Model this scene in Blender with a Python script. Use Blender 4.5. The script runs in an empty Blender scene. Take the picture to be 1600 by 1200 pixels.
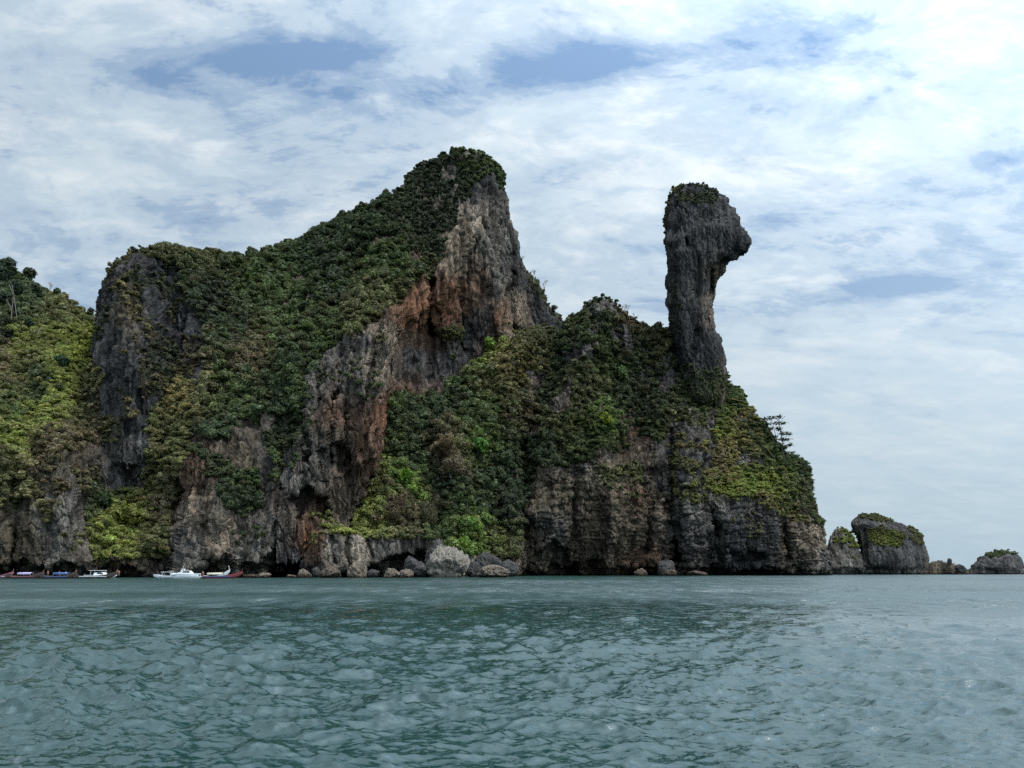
import bpy, math, random
import numpy as np
from mathutils import Vector, Matrix
random.seed(7); RNG = np.random.default_rng(7)
scene = bpy.context.scene; C = scene.collection
R = math.radians

# ------------------------------------------------------------------ camera, world, sun, exposure
FPX, CX, HY, CAMH = 1200.0, 800.0, 889.0, 3.0        # focal length and horizon in photo pixels
cam_d = bpy.data.cameras.new('camera'); cam = bpy.data.objects.new('camera', cam_d); C.objects.link(cam)
cam.location = (0, 0, CAMH); cam.rotation_euler = (R(90), 0, 0)
cam_d.sensor_width = 36; cam_d.lens = 36*FPX/1600; cam_d.shift_y = (HY-600)/1600
cam_d.clip_end = 60000; cam_d.clip_start = .2
scene.camera = cam
scene.view_settings.view_transform = 'Standard'; scene.view_settings.look = 'None'
scene.view_settings.gamma = 1; scene.view_settings.exposure = 0.32; scene.view_settings.use_curve_mapping = False
scene.cycles.max_bounces = 5; scene.cycles.diffuse_bounces = 2; scene.cycles.glossy_bounces = 2
scene.cycles.transmission_bounces = 2; scene.cycles.transparent_max_bounces = 4
scene.cycles.use_denoising = False; scene.cycles.sample_clamp_direct = 1.3; scene.cycles.caustics_reflective = False; scene.cycles.caustics_refractive = False

SUN_EL, SUN_AZ = R(64), R(116)                        # azimuth clockwise from +Y (the view direction)
sd = bpy.data.lights.new('sun', 'SUN'); so = bpy.data.objects.new('sun', sd); C.objects.link(so)
sd.energy = 2.0; sd.angle = R(6); sd.color = (1, .95, .87)
sdir = Vector((math.sin(SUN_AZ)*math.cos(SUN_EL), math.cos(SUN_AZ)*math.cos(SUN_EL), math.sin(SUN_EL)))
so.rotation_euler = sdir.to_track_quat('Z', 'Y').to_euler(); so.location = (100, -50, 300)

w = bpy.data.worlds.new('World'); scene.world = w; w.use_nodes = True
nt = w.node_tree; nt.nodes.clear(); L = nt.links
def N(t, **k):
    n = nt.nodes.new(t)
    for a, v in k.items():
        if a == 'inp':
            for i, x in v.items(): n.inputs[i].default_value = x
        else: setattr(n, a, v)
    return n
def M_(op, a, b=None, c=None, clamp=False):
    n = N('ShaderNodeMath', operation=op, use_clamp=clamp)
    for i, x in enumerate((a, b, c)):
        if x is None: continue
        if isinstance(x, (int, float)): n.inputs[i].default_value = x
        else: L.new(x, n.inputs[i])
    return n.outputs[0]
def RAMP(fac, pts, interp='EASE'):
    n = N('ShaderNodeValToRGB'); n.color_ramp.interpolation = interp; e = n.color_ramp.elements
    while len(e) < len(pts): e.new(.5)
    for i, (p, c) in enumerate(pts): e[i].position = p; e[i].color = c if len(c) == 4 else (*c, 1)
    L.new(fac, n.inputs[0]); return n.outputs[0]
def MIX(f, a, b, mode='MIX'):
    n = N('ShaderNodeMix', data_type='RGBA', blend_type=mode)
    for s, x in ((n.inputs[0], f), (n.inputs[6], a), (n.inputs[7], b)):
        if isinstance(x, (int, float)): s.default_value = x
        elif isinstance(x, tuple): s.default_value = (*x, 1)
        else: L.new(x, s)
    return n.outputs[2]
sky = N('ShaderNodeTexSky', sky_type='NISHITA'); sky.sun_disc = False
sky.sun_elevation = SUN_EL; sky.sun_rotation = SUN_AZ; sky.air_density = 1.4; sky.dust_density = 1.6
tc = N('ShaderNodeTexCoord'); sep = N('ShaderNodeSeparateXYZ'); L.new(tc.outputs['Generated'], sep.inputs[0])
zc = M_('MAXIMUM', sep.outputs[2], 0.0)
zd = M_('ADD', zc, 0.24)
uu = M_('DIVIDE', sep.outputs[0], zd); vv = M_('DIVIDE', sep.outputs[1], zd)
cmb = N('ShaderNodeCombineXYZ'); L.new(uu, cmb.inputs[0]); L.new(vv, cmb.inputs[1])
mp = N('ShaderNodeMapping', inp={'Rotation': (0, 0, R(-30)), 'Scale': (.95, 1.75, 1)}); L.new(cmb.outputs[0], mp.inputs[0])
def NOI(vec, scale, detail=6, rough=.55, dist=0.0, loc=None):
    if loc:
        m = N('ShaderNodeMapping', inp={'Location': loc}); L.new(vec, m.inputs[0]); vec = m.outputs[0]
    n = N('ShaderNodeTexNoise', inp={'Scale': scale, 'Detail': detail, 'Roughness': rough, 'Distortion': dist})
    L.new(vec, n.inputs['Vector']); return n.outputs['Fac']
big = NOI(mp.outputs[0], 1.1, 3, .5, .2, (3.1, 1.7, 0))
mid = NOI(mp.outputs[0], 3.4, 9, .64, .5, (.4, 5.2, 0))
fin = NOI(mp.outputs[0], 9, 8, .68, .3, (7, 2, 0))
cov = M_('SUBTRACT', M_('ADD', M_('ADD', M_('MULTIPLY', big, .8), M_('MULTIPLY', mid, 1.55)), M_('MULTIPLY', fin, 1.1)), .70)   # mean about 1.02
# gaps and banks of the cloud deck, placed by direction (x/y, z/y)
ax = M_('DIVIDE', sep.outputs[0], M_('MAXIMUM', sep.outputs[1], .05)); az = M_('DIVIDE', sep.outputs[2], M_('MAXIMUM', sep.outputs[1], .05))
front = M_('GREATER_THAN', sep.outputs[1], .05)
def gap(px, py, sx, sy, amp, rot=0):
    x0, z0 = (px-CX)/FPX, (HY-py)/FPX
    dx = M_('SUBTRACT', ax, x0); dz = M_('SUBTRACT', az, z0)
    c, s = math.cos(R(rot)), math.sin(R(rot))
    a = M_('DIVIDE', M_('ADD', M_('MULTIPLY', dx, c), M_('MULTIPLY', dz, s)), sx/FPX)
    b = M_('DIVIDE', M_('SUBTRACT', M_('MULTIPLY', dz, c), M_('MULTIPLY', dx, s)), sy/FPX)
    r2 = M_('ADD', M_('MULTIPLY', a, a), M_('MULTIPLY', b, b))
    return M_('MULTIPLY', M_('EXPONENT', M_('MULTIPLY', r2, -1)), amp)
gsum = None
for g in [(430, 92, 200, 42, -.42, 6), (900, 100, 190, 42, -.62, 4), (1380, 452, 130, 20, -.55, 5), (600, 150, 200, 36, -.24, 0),
          (1290, 70, 90, 30, -.16, 25), (1370, 150, 70, 14, -.30, 30), (1150, 40, 140, 30, -.08, 10), (60, 385, 120, 25, -.18, 0), (240, 240, 60, 40, -.10, 0), (1585, 250, 60, 14, -.22, 12), (1130,480,90,14,-.14,0),
          (230, 130, 70, 30, -.10, 0), (110, 275, 130, 50, .16, 0), (250, 35, 300, 30, .12, 0), (700, 60, 180, 40, .22, 0), (1450, 200, 200, 90, .14, 20),
          (1170, 125, 60, 22, .14, 0), (1230, 420, 130, 30, .14, 5), (1330, 640, 500, 150, .20, 0), (1000, 330, 300, 110, .16, 0), (450, 330, 220, 60, .05, 0)]:
    v = gap(*g); gsum = v if gsum is None else M_('ADD', gsum, v)
cov = M_('ADD', cov, M_('MULTIPLY', gsum, front))
near = M_('MULTIPLY', M_('SUBTRACT', 1.0, M_('DIVIDE', zc, .30), clamp=True), .22)       # the deck closes up towards the horizon
cov = M_('ADD', cov, near)
cf0 = RAMP(M_('SUBTRACT', cov, .42), [(.20, (.0, .0, .0)), (.40, (.38,)*3), (.58, (.76,)*3), (.84, (1, 1, 1))])
lowk = M_('SUBTRACT', 1.0, M_('DIVIDE', zc, .42), clamp=True)
cf = MIX(M_('MULTIPLY', lowk, .8), cf0, (.86,)*3)
skyc = N('ShaderNodeVectorMath', operation='SCALE'); L.new(sky.outputs[0], skyc.inputs[0]); skyc.inputs['Scale'].default_value = .085
det = NOI(mp.outputs[0], 5.5, 8, .6, .4, (11, 3, 0))
bright = M_('ADD', M_('MULTIPLY', M_('SUBTRACT', det, .5), M_('SUBTRACT', 1.0, M_('MULTIPLY', lowk, .45))), M_('ADD', M_('MULTIPLY', M_('SUBTRACT', cov, 1.0), .22), .50))
ccol = RAMP(bright, [(.22, (.42, .53, .66)), (.48, (.56, .67, .75)), (.75, (.74, .80, .84)), (.95, (.86, .89, .91))])
lowc = RAMP(M_('MULTIPLY', zc, 2.2), [(.0, (.44, .59, .67)), (.35, (.52, .65, .73)), (1, (.62, .72, .80))])
lowm = M_('SUBTRACT', 1.0, M_('DIVIDE', zc, .42), clamp=True)
ccol = MIX(M_('MULTIPLY', lowm, .75), ccol, lowc)
blue = MIX(.55, skyc.outputs[0], (.25, .41, .66))
fac = MIX(1.0, cf, (.95, .95, .95), 'MULTIPLY')
col = MIX(fac, blue, ccol)
# broad glow round the sun direction, added to brighten the water and land
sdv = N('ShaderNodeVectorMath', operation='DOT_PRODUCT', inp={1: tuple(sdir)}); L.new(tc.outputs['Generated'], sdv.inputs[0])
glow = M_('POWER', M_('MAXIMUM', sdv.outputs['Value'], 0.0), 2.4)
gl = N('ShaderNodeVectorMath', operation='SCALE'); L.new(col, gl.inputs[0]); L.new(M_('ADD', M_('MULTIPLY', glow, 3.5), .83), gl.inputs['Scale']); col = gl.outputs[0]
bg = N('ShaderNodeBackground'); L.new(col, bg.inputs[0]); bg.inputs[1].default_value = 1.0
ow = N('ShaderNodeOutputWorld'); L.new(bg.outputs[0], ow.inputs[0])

# ------------------------------------------------------------------ helpers
def link(o, parent=None):
    C.objects.link(o)
    if parent: o.parent = parent
    return o
def tag(o, label=None, cat=None, group=None, kind=None):
    if label: o['label'] = label
    if cat: o['category'] = cat
    if group: o['group'] = group
    if kind: o['kind'] = kind
    return o
def mesh_np(name, verts, quads=None, tris=None):
    me = bpy.data.meshes.new(name); verts = np.asarray(verts, np.float32)
    me.vertices.add(len(verts)); me.vertices.foreach_set('co', verts.ravel())
    fs = quads if quads is not None else tris; fs = np.asarray(fs, np.int32); k = fs.shape[1]
    me.loops.add(fs.size); me.loops.foreach_set('vertex_index', fs.ravel())
    me.polygons.add(len(fs)); me.polygons.foreach_set('loop_start', np.arange(0, fs.size, k, dtype=np.int32))
    me.update(calc_edges=True); return me
def colattr(me, name, arr):
    a = me.attributes.new(name, 'FLOAT_COLOR', 'POINT'); c = np.ones((len(arr), 4), np.float32); c[:, :3] = arr
    a.data.foreach_set('color', c.ravel())
def P3(px, py, D):
    return np.stack([(px-CX)/FPX*D, D+0*px, CAMH+(HY-py)/FPX*D], -1)
def hsh(ix, iy, iz, seed):
    h = (ix.astype(np.uint32)*np.uint32(374761393) + iy.astype(np.uint32)*np.uint32(668265263) + iz.astype(np.uint32)*np.uint32(2147483647-5) + np.uint32((seed*974711+12345) & 0xffffffff))
    h = (h ^ (h >> np.uint32(13)))*np.uint32(1274126177); h ^= h >> np.uint32(16)
    h = h*np.uint32(2246822519); h ^= h >> np.uint32(15)
    return h
def vnoise(p, seed=0):                                # value noise, -1..1
    p = np.asarray(p, np.float64); f = np.floor(p); i = f.astype(np.int64); t = (p-f).astype(np.float32)
    t = t*t*t*(t*(t*6-15)+10); out = 0
    for a in (0, 1):
        wx = t[..., 0] if a else 1-t[..., 0]
        for b in (0, 1):
            wy = t[..., 1] if b else 1-t[..., 1]
            for c in (0, 1):
                wz = t[..., 2] if c else 1-t[..., 2]
                out = out + wx*wy*wz*(hsh(i[..., 0]+a, i[..., 1]+b, i[..., 2]+c, seed).astype(np.float32)/2147483648.0-1)
    return out
def fbm(p, octs=4, seed=0, gain=.5):
    s = 0; a = 1; n = 0
    for k in range(octs):
        s = s + a*vnoise(p*(2.03**k)+k*17.3, seed+k); n += a; a *= gain
    return s/n
def ridged(p, octs=3, seed=0, gain=.5):
    s = 0; a = 1; n = 0
    for k in range(octs):
        s = s + a*(1-2*np.abs(vnoise(p*(2.1**k)+k*9.1, seed+k))); n += a; a *= gain
    return s/n
def worley(p, seed=0):                                # distance to the nearest cell point and a value per cell
    i = np.floor(p).astype(np.int64); best = np.full(p.shape[:-1], 9.0, np.float32); sec = best.copy(); val = np.zeros_like(best)
    for a in (-1, 0, 1):
        for b in (-1, 0, 1):
            for c in (-1, 0, 1):
                q = i + np.array([a, b, c]); h1 = hsh(q[..., 0], q[..., 1], q[..., 2], seed); h2 = hsh(q[..., 0], q[..., 1], q[..., 2], seed+5)
                ox = (h1 & np.uint32(1023))/1023.0; oy = ((h1 >> np.uint32(10)) & np.uint32(1023))/1023.0; oz = (h2 & np.uint32(1023))/1023.0
                d = ((q[..., 0]+ox-p[..., 0])**2+(q[..., 1]+oy-p[..., 1])**2+(q[..., 2]+oz-p[..., 2])**2).astype(np.float32)
                m = d < best; sec = np.where(m, best, np.minimum(sec, d)); val = np.where(m, ((h2 >> np.uint32(12)) & np.uint32(1023))/1023.0, val); best = np.where(m, d, best)
    return np.sqrt(best), np.sqrt(sec), val
def sstep(a, b, x):
    t = np.clip((x-a)/(b-a), 0, 1); return t*t*(3-2*t)
def seg_dist(px, py, poly):
    d = np.full(px.shape, 1e9, np.float32)
    for (x0, y0), (x1, y1) in zip(poly[:-1], poly[1:]):
        ex, ey = x1-x0, y1-y0; l2 = ex*ex+ey*ey+1e-9
        t = np.clip(((px-x0)*ex+(py-y0)*ey)/l2, 0, 1)
        d = np.minimum(d, (px-x0-t*ex)**2+(py-y0-t*ey)**2)
    return np.sqrt(d)
def inside(px, py, poly):
    r = np.zeros(px.shape, bool); n = len(poly)
    for k in range(n):
        x0, y0 = poly[k]; x1, y1 = poly[(k+1) % n]
        if y0 == y1: continue
        r ^= ((y0 > py) != (y1 > py)) & (px < (x1-x0)*(py-y0)/(y1-y0)+x0)
    return r
def sdist(px, py, poly):
    d = seg_dist(px, py, poly+[poly[0]]); return np.where(inside(px, py, poly), d, -d)
def rbf(ctrl):
    c = np.array(ctrl, np.float64); X = c[:, :2]/100; r = np.linalg.norm(X[:, None]-X[None], axis=-1)
    A = np.zeros((len(c)+3,)*2); A[:len(c), :len(c)] = -r+np.eye(len(c))*-.02; A[:len(c), len(c):] = np.c_[np.ones(len(c)), X]; A[len(c):, :len(c)] = A[:len(c), len(c):].T
    wv = np.linalg.solve(A, np.r_[c[:, 2], 0, 0, 0])
    def f(px, py):
        x, y = px/100, py/100; s = wv[-3]+wv[-2]*x+wv[-1]*y
        for k in range(len(c)): s = s-wv[k]*np.sqrt((x-X[k, 0])**2+(y-X[k, 1])**2+.01)
        return s
    return f

# ------------------------------------------------------------------ colour fields over the island (albedo of rock, stain and leaves)
GD, GM, TN, OR, RU, PL, BRN, MO, BLK = (.078, .080, .086), (.15, .146, .140), (.25, .21, .17), (.22, .115, .072), (.13, .082, .060), (.32, .28, .24), (.105, .09, .070), (.075, .075, .045), (.046, .050, .058)
ROCK = [(30, 760, MO), (90, 770, GM), (100, 830, GM), (30, 850, BRN), (130, 700, BRN), (200, 860, BRN), (70, 700, BRN), (170, 540, GD), (175, 580, BLK), (180, 620, GD), (165, 660, GD), (200, 660, BLK), (160, 470, BLK), (200, 500, BRN), (215, 600, BLK), (260, 500, BLK), (260, 450, BLK), (230, 550, GD), (290, 540, BLK), (260, 620, BLK), (190, 740, GD), (230, 720, GD),
        (300, 740, RU), (320, 800, TN), (340, 850, TN), (300, 860, GM), (380, 720, BRN), (380, 860, GM), (420, 830, GM), (430, 730, GD), (450, 870, BLK), (480, 620, GM), (500, 560, GM), (530, 520, GM), (570, 540, GD), (520, 640, RU), (590, 560, TN), (605, 520, TN), (560, 600, GM),
        (500, 700, GM), (530, 690, BRN), (575, 680, RU), (602, 650, OR), (580, 720, RU), (610, 640, OR), (480, 760, GM), (500, 790, RU), (520, 790, BRN), (490, 840, OR), (520, 850, GM), (550, 860, PL), (600, 850, GM), (660, 850, GM), (650, 830, GD), (700, 870, PL),
        (640, 500, OR), (650, 480, OR), (690, 490, OR), (700, 450, OR), (720, 420, TN), (700, 400, TN), (730, 350, TN), (745, 330, PL), (720, 470, RU), (740, 440, RU), (760, 500, GD), (740, 520, GD), (780, 440, GM), (770, 380, GM), (790, 350, GM), (750, 300, GD), (800, 500, TN), (785, 500, OR), (810, 470, TN), (810, 400, GD), (770, 280, GD),
        (650, 560, GD), (690, 570, GD), (720, 560, GD), (660, 530, RU), (840, 470, BLK), (860, 500, BLK), (830, 440, BLK), (810, 540, TN), (800, 600, BRN), (780, 650, BRN), (760, 580, TN), (850, 560, GD), (920, 500, GD), (940, 480, GM), (960, 560, GD), (1020, 520, GD),
        (830, 780, BRN), (860, 830, GM), (820, 860, BRN), (900, 720, GM), (870, 760, BRN), (950, 740, TN), (920, 780, BRN), (900, 840, BRN), (1030, 800, BRN), (960, 800, BRN), (980, 840, BRN), (1010, 660, RU), (1000, 720, BRN), (940, 850, BRN), (990, 780, RU), (1000, 870, RU), (1050, 760, GD), (1060, 820, GD), (1050, 700, GD), (1080, 640, GM), (1090, 800, GM), (1120, 780, GM), (1150, 820, GD),
        (1150, 870, GD), (1200, 830, GD), (1180, 880, BLK), (1230, 850, BRN), (1260, 850, TN), (1240, 800, BRN), (1280, 850, TN), (1290, 880, GD), (1120, 700, GM), (1100, 740, GD),
        (1060, 320, BLK), (1100, 330, BLK), (1130, 350, GD), (1150, 380, BLK), (1060, 420, BLK), (1090, 400, GD), (1095, 440, GD), (1112, 430, BRN), (1113, 470, TN), (1080, 480, GD), (1070, 540, BLK), (1110, 540, BLK), (1100, 590, GD), (1130, 610, BRN), (1045, 380, BLK), (1140, 330, GD), (1085, 360, GD),
        (1310, 860, GM), (1340, 850, GD), (1400, 850, GD), (1370, 820, GD), (1430, 860, GD), (1470, 885, BRN), (1560, 880, GD), (1580, 870, GD)]
ROCK = [(x, y, tuple(v*k for v, k in zip(c, (.92, .89, .86)))) for x, y, c in ROCK]
DG, MG, OL, YG, BG, BR, GO, DK = (.032, .048, .022), (.052, .074, .026), (.078, .082, .034), (.125, .145, .036), (.092, .135, .032), (.088, .074, .042), (.135, .118, .048), (.024, .034, .019)
VEG = [(700, 260, DK), (740, 240, MG), (620, 330, DG), (680, 340, DK), (560, 350, DG), (500, 390, DG), (430, 420, MG), (520, 450, DG), (600, 420, MG), (450, 500, MG), (560, 490, OL), (600, 460, OL), (500, 540, MG), (420, 560, OL), (460, 600, MG), (350, 520, DG), (330, 470, DK), (280, 420, DG), (260, 390, OL), (220, 400, OL), (230, 440, DK), (300, 560, BR), (250, 560, DK), (350, 600, MG), (380, 640, MG), (340, 680, DG), (420, 660, DG), (440, 610, DG), (470, 570, DG), (395, 570, BR),
       (300, 400, OL), (390, 410, MG), (205, 470, GO), (210, 540, BR), (220, 600, BR), (170, 480, DK), (280, 620, GO), (260, 690, OL), (290, 600, OL), (250, 640, OL), (240, 730, OL), (170, 790, DG), (210, 800, YG), (180, 830, YG), (230, 830, OL), (250, 800, BR), (150, 700, BR), (190, 700, OL),
       (20, 430, DG), (50, 470, DG), (90, 470, OL), (120, 480, OL), (30, 540, YG), (60, 560, OL), (100, 560, YG), (130, 540, YG), (90, 620, YG), (60, 610, DG), (30, 600, OL), (20, 640, MG), (130, 610, OL), (60, 650, YG), (30, 700, YG), (100, 690, BR), (60, 720, BR), (20, 740, OL), (120, 640, OL), (0, 560, BR), (10, 520, DK), (80, 840, OL), (40, 830, GO), (100, 750, BR),
       (380, 780, DG), (390, 750, MG), (345, 790, DG), (620, 750, BG), (590, 790, YG), (560, 820, YG), (640, 770, BG), (600, 760, OL), (625, 800, BR), (660, 800, BR), (710, 735, BR), (700, 695, BR), (745, 700, BG), (750, 680, MG), (650, 650, DG), (680, 610, MG), (690, 640, DG), (720, 640, DG), (740, 640, MG), (640, 600, OL), (620, 560, OL), (615, 620, MG), (740, 560, BG), (775, 545, YG), (720, 580, MG), (750, 600, OL), (700, 760, DG), (760, 760, DG), (720, 800, MG), (740, 820, BG), (730, 845, BG), (790, 800, DK), (780, 840, OL), (690, 830, MG), (790, 740, DG), (650, 720, DG), (710, 520, OL),
       (800, 560, GO), (830, 520, OL), (790, 580, GO), (820, 640, BR), (850, 620, DG), (850, 700, DG), (880, 560, DG), (900, 620, OL), (880, 680, OL), (930, 600, OL), (910, 700, MG), (945, 655, BG), (935, 675, MG), (900, 740, DG), (960, 580, MG), (990, 560, DG), (980, 620, DG), (1000, 600, DK), (950, 530, MG), (1000, 650, DK), (1020, 680, MG), (1030, 560, OL), (1060, 580, DG), (1090, 620, MG), (940, 465, DG), (985, 500, BR), (1070, 660, OL), (1080, 700, GO), (1060, 730, OL), (840, 760, DG), (960, 730, OL), (980, 700, OL),
       (1130, 640, MG), (1150, 620, MG), (1160, 660, GO), (1120, 670, YG), (1180, 680, DG), (1200, 700, MG), (1150, 700, GO), (1140, 740, GO), (1120, 720, BR), (1180, 720, OL), (1230, 720, MG), (1250, 740, DG), (1190, 745, YG), (1210, 760, YG), (1150, 765, YG), (1170, 750, BG), (1240, 770, OL), (1220, 785, MG), (1250, 790, DG), (1120, 770, YG), (1240, 800, GO), (1200, 790, GO), (1290, 825, MG), (1310, 835, YG), (1325, 860, YG), (1360, 806, OL), (1385, 838, YG), (1430, 835, OL), (1560, 861, MG), (1080, 290, DG), (1060, 300, OL), (1110, 310, DG)]
def idw(px, py, pts, s=11, pw=1.7):
    W = 0; acc = 0
    for x, y, c in pts:
        wv = (((px-x)**2+(py-y)**2+s*s)/400.0)**-pw
        W = W+wv; acc = acc+wv[..., None]*np.array(c, np.float32)
    return acc/W[..., None]

# ------------------------------------------------------------------ rock bodies
ALL = []                                              # per-vertex records of everything plants can grow on
def displace(P, nrm, style, dist, seed, amp=1.0):
    fade = sstep(2, 45, dist)[..., None].squeeze(-1)*.85+.15
    d = 3.2*fbm(P*.035, 3, seed)*fade + 2.6*ridged(P*[.10, .10, .028], 3, seed+3)*(.3+.7*fade)
    if style == 'bedded':
        wz = P[..., 2]+1.6*fbm(P*.06, 2, seed+40)
        d = d + .35*vnoise(np.stack([wz*.9, P[..., 0]*.05, P[..., 1]*.05], -1), seed+41) + .2*vnoise(np.stack([wz*2.1, P[..., 0]*.1, P[..., 1]*.1], -1), seed+42)
        a, b, v = worley(P*[.26, .26, .22], seed+9); d = d + 1.6*(v-.5) - .7*(1-sstep(0, .22, b-a))
    elif style == 'flute':
        d = d + 1.9*ridged(P*[.30, .30, .035], 3, seed+8)
        a, b, v = worley(P*[.22, .22, .07], seed+9); d = d + 1.2*(v-.5) - .9*(1-sstep(0, .2, b-a))
    else:
        a, b, v = worley(P*[.2, .2, .07], seed+9); d = d + 1.5*(v-.5) - .8*(1-sstep(0, .2, b-a))
    Q = P+1.6*np.stack([fbm(P*.2, 2, seed+31), fbm(P*.2, 2, seed+32), fbm(P*.2, 2, seed+33)], -1)
    a, b, v = worley(Q*([.42, .42, .26] if style == 'bedded' else [.45, .45, .09]), seed+19); d = d + 1.0*(v-.5) - .7*(1-sstep(0, .16, b-a))
    d = d + .5*ridged(P*[.5, .5, .2], 3, seed+12) + .22*fbm(P*1.1, 3, seed+15, .6)
    d = d-np.mean(d)-.25
    return P + nrm*(d*amp)[..., None]
def body(name, mode, lo, hi, ctrl, edge, step=1.5, Rpx=22, Rd=14, thick=60, style='karst', seed=1, feats=(), carve=(), amp=1.0, mat='rock', notch=True, nback=14):
    f = rbf(ctrl) if isinstance(ctrl, list) else ctrl
    hi_, lo_ = np.array(hi, float), np.array(lo, float)
    if mode == 'col':
        sl = np.r_[0, np.cumsum(np.hypot(*np.diff(hi_, axis=0).T))]; n = max(8, int(sl[-1]/step)); s = np.linspace(0, sl[-1], n)
        hx, hy = np.interp(s, sl, hi_[:, 0]), np.interp(s, sl, hi_[:, 1]); lx, ly = hx, np.interp(hx, lo_[:, 0], lo_[:, 1]); span = np.max(ly-hy)
    else:
        y0, y1 = hi_[0, 1], hi_[-1, 1]; n = int(abs(y1-y0)/step); hy = np.linspace(y0, y1, n); ly = hy
        hx, lx = np.interp(hy, hi_[:, 1], hi_[:, 0]), np.interp(hy, lo_[:, 1], lo_[:, 0]); span = np.max(abs(hx-lx))
    nf = int(span/step); t = np.linspace(0, 1, nf); t = .75*t+.25*(.5-.5*np.cos(np.pi*t))
    tb = np.linspace(1, 0, nback+2)[1:-1]
    def grid(t): return lx[:, None]+(hx-lx)[:, None]*t, ly[:, None]+(hy-ly)[:, None]*t
    px, py = grid(t)
    dist = seg_dist(px, py, edge) if edge else np.full(px.shape, 200.0)
    D = f(px, py)
    for kind, pts, wd, am in feats:                   # spurs (am < 0 comes forward) and gullies, as polylines
        wob = 8*vnoise(np.stack([px*.03, py*.03, px*0+seed], -1), seed+77)
        D = D + am*np.exp(-((seg_dist(px+wob, py, pts))/wd)**2)
    for poly, dep, soft in carve:                     # hollows, caves and the like
        wob = 5*vnoise(np.stack([px*.09, py*.09, px*0+seed], -1), seed+78)
        D = D + dep*sstep(-soft, soft, sdist(px, py, poly)+wob)
    q = np.clip(1-dist/Rpx, 0, 1); D = D + Rd*(1-np.sqrt(1-np.minimum(q, .999)**2))
    z = CAMH+(HY-py)/FPX*D
    if notch: D = D + 3.2*(1-sstep(.8, 4.5, z+1.5*vnoise(np.stack([px*.05, px*0, px*0], -1), seed+5)))*(1+.8*vnoise(np.stack([px*.02, px*0, px*0], -1), seed+6))
    bx, by = grid(tb); Db = D[:, -1:]*tb+D[:, :1]*(1-tb)+thick*np.sqrt(np.sin(np.pi*np.clip(tb, .0, 1))) if mode == 'row' else D[:, -1:]+thick*np.sqrt(1-tb)+0*bx
    PX, PY, DD = np.concatenate([px, bx], 1), np.concatenate([py, by], 1), np.concatenate([D, Db], 1)
    dist = np.concatenate([dist, np.full(bx.shape, 30.0)], 1)
    P = P3(PX, PY, DD)
    Pc = np.concatenate([P[:, -2:], P, P[:, :2]], 1); k = np.ones(5)/5
    Pc = sum(np.roll(Pc, a, 1) for a in (-1, 0, 1))/3; Pe = np.concatenate([Pc[:1], Pc, Pc[-1:]], 0)
    Pc = (Pe[:-2]+Pe[1:-1]+Pe[2:])/3
    nn = np.cross(np.gradient(Pc, axis=0), np.gradient(Pc, axis=1))[:, 2:-2]; nn /= np.linalg.norm(nn, axis=-1, keepdims=True)+1e-9
    if nn[:, nf//3:2*nf//3, 1].mean() > 0: nn = -nn; flip = True
    else: flip = False
    P = displace(P, nn, style, dist, seed, amp)
    if edge and mode == 'col':                        # taper the ends so that they close
        pass
    nu, nv = PX.shape; idx = np.arange(nu*nv).reshape(nu, nv); a = idx[:-1]; b = idx[1:]
    q = np.stack([a, b, np.roll(b, -1, 1), np.roll(a, -1, 1)], -1).reshape(-1, 4)
    caps = []
    if flip: q = q[:, ::-1]
    me = mesh_np(name, P.reshape(-1, 3), q)
    o = bpy.data.objects.new(name, me); link(o)
    rec = dict(o=o, name=name, P=P.reshape(-1, 3), n=nn.reshape(-1, 3), px=PX.ravel(), py=PY.ravel(), front=np.broadcast_to(np.arange(nv) < nf, (nu, nv)).ravel(), mat=mat)
    ALL.append(rec); return o

# --- left hill and the low cliffs under it
LH = [(-170, 340), (-90, 382), (0, 428), (17, 428), (30, 434), (50, 449), (62, 455), (80, 462), (107, 475), (133, 489), (152, 500), (175, 520), (215, 600), (240, 700), (262, 800), (276, 868)]
body('hill', 'col', [(-180, 916), (300, 914)], LH,
     [(-170, 905, 250), (-60, 905, 254), (60, 905, 256), (170, 905, 262), (260, 905, 272), (-150, 780, 256), (0, 780, 259), (90, 780, 262), (60, 830, 258), (180, 860, 272), (190, 780, 290), (240, 860, 280), (0, 700, 266), (90, 700, 273), (140, 700, 284),
      (-120, 600, 290), (60, 600, 305), (120, 620, 312), (30, 520, 340), (110, 530, 350), (30, 440, 375), (-120, 420, 370), (140, 490, 372), (200, 600, 350), (250, 760, 310)],
     LH, Rpx=14, Rd=10, thick=110, style='karst', seed=11,
     feats=[('g', [(60, 460), (20, 560), (60, 700)], 26, 7), ('s', [(100, 470), (90, 600), (95, 700), (100, 880)], 24, -7), ('g', [(150, 740), (160, 880)], 12, 5), ('g', [(30, 760), (20, 900)], 9, 5)],
     carve=[([(0, 884), (35, 878), (60, 886), (110, 882), (140, 890), (200, 884), (230, 893), (230, 925), (0, 925)], 6, 3)])
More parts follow.
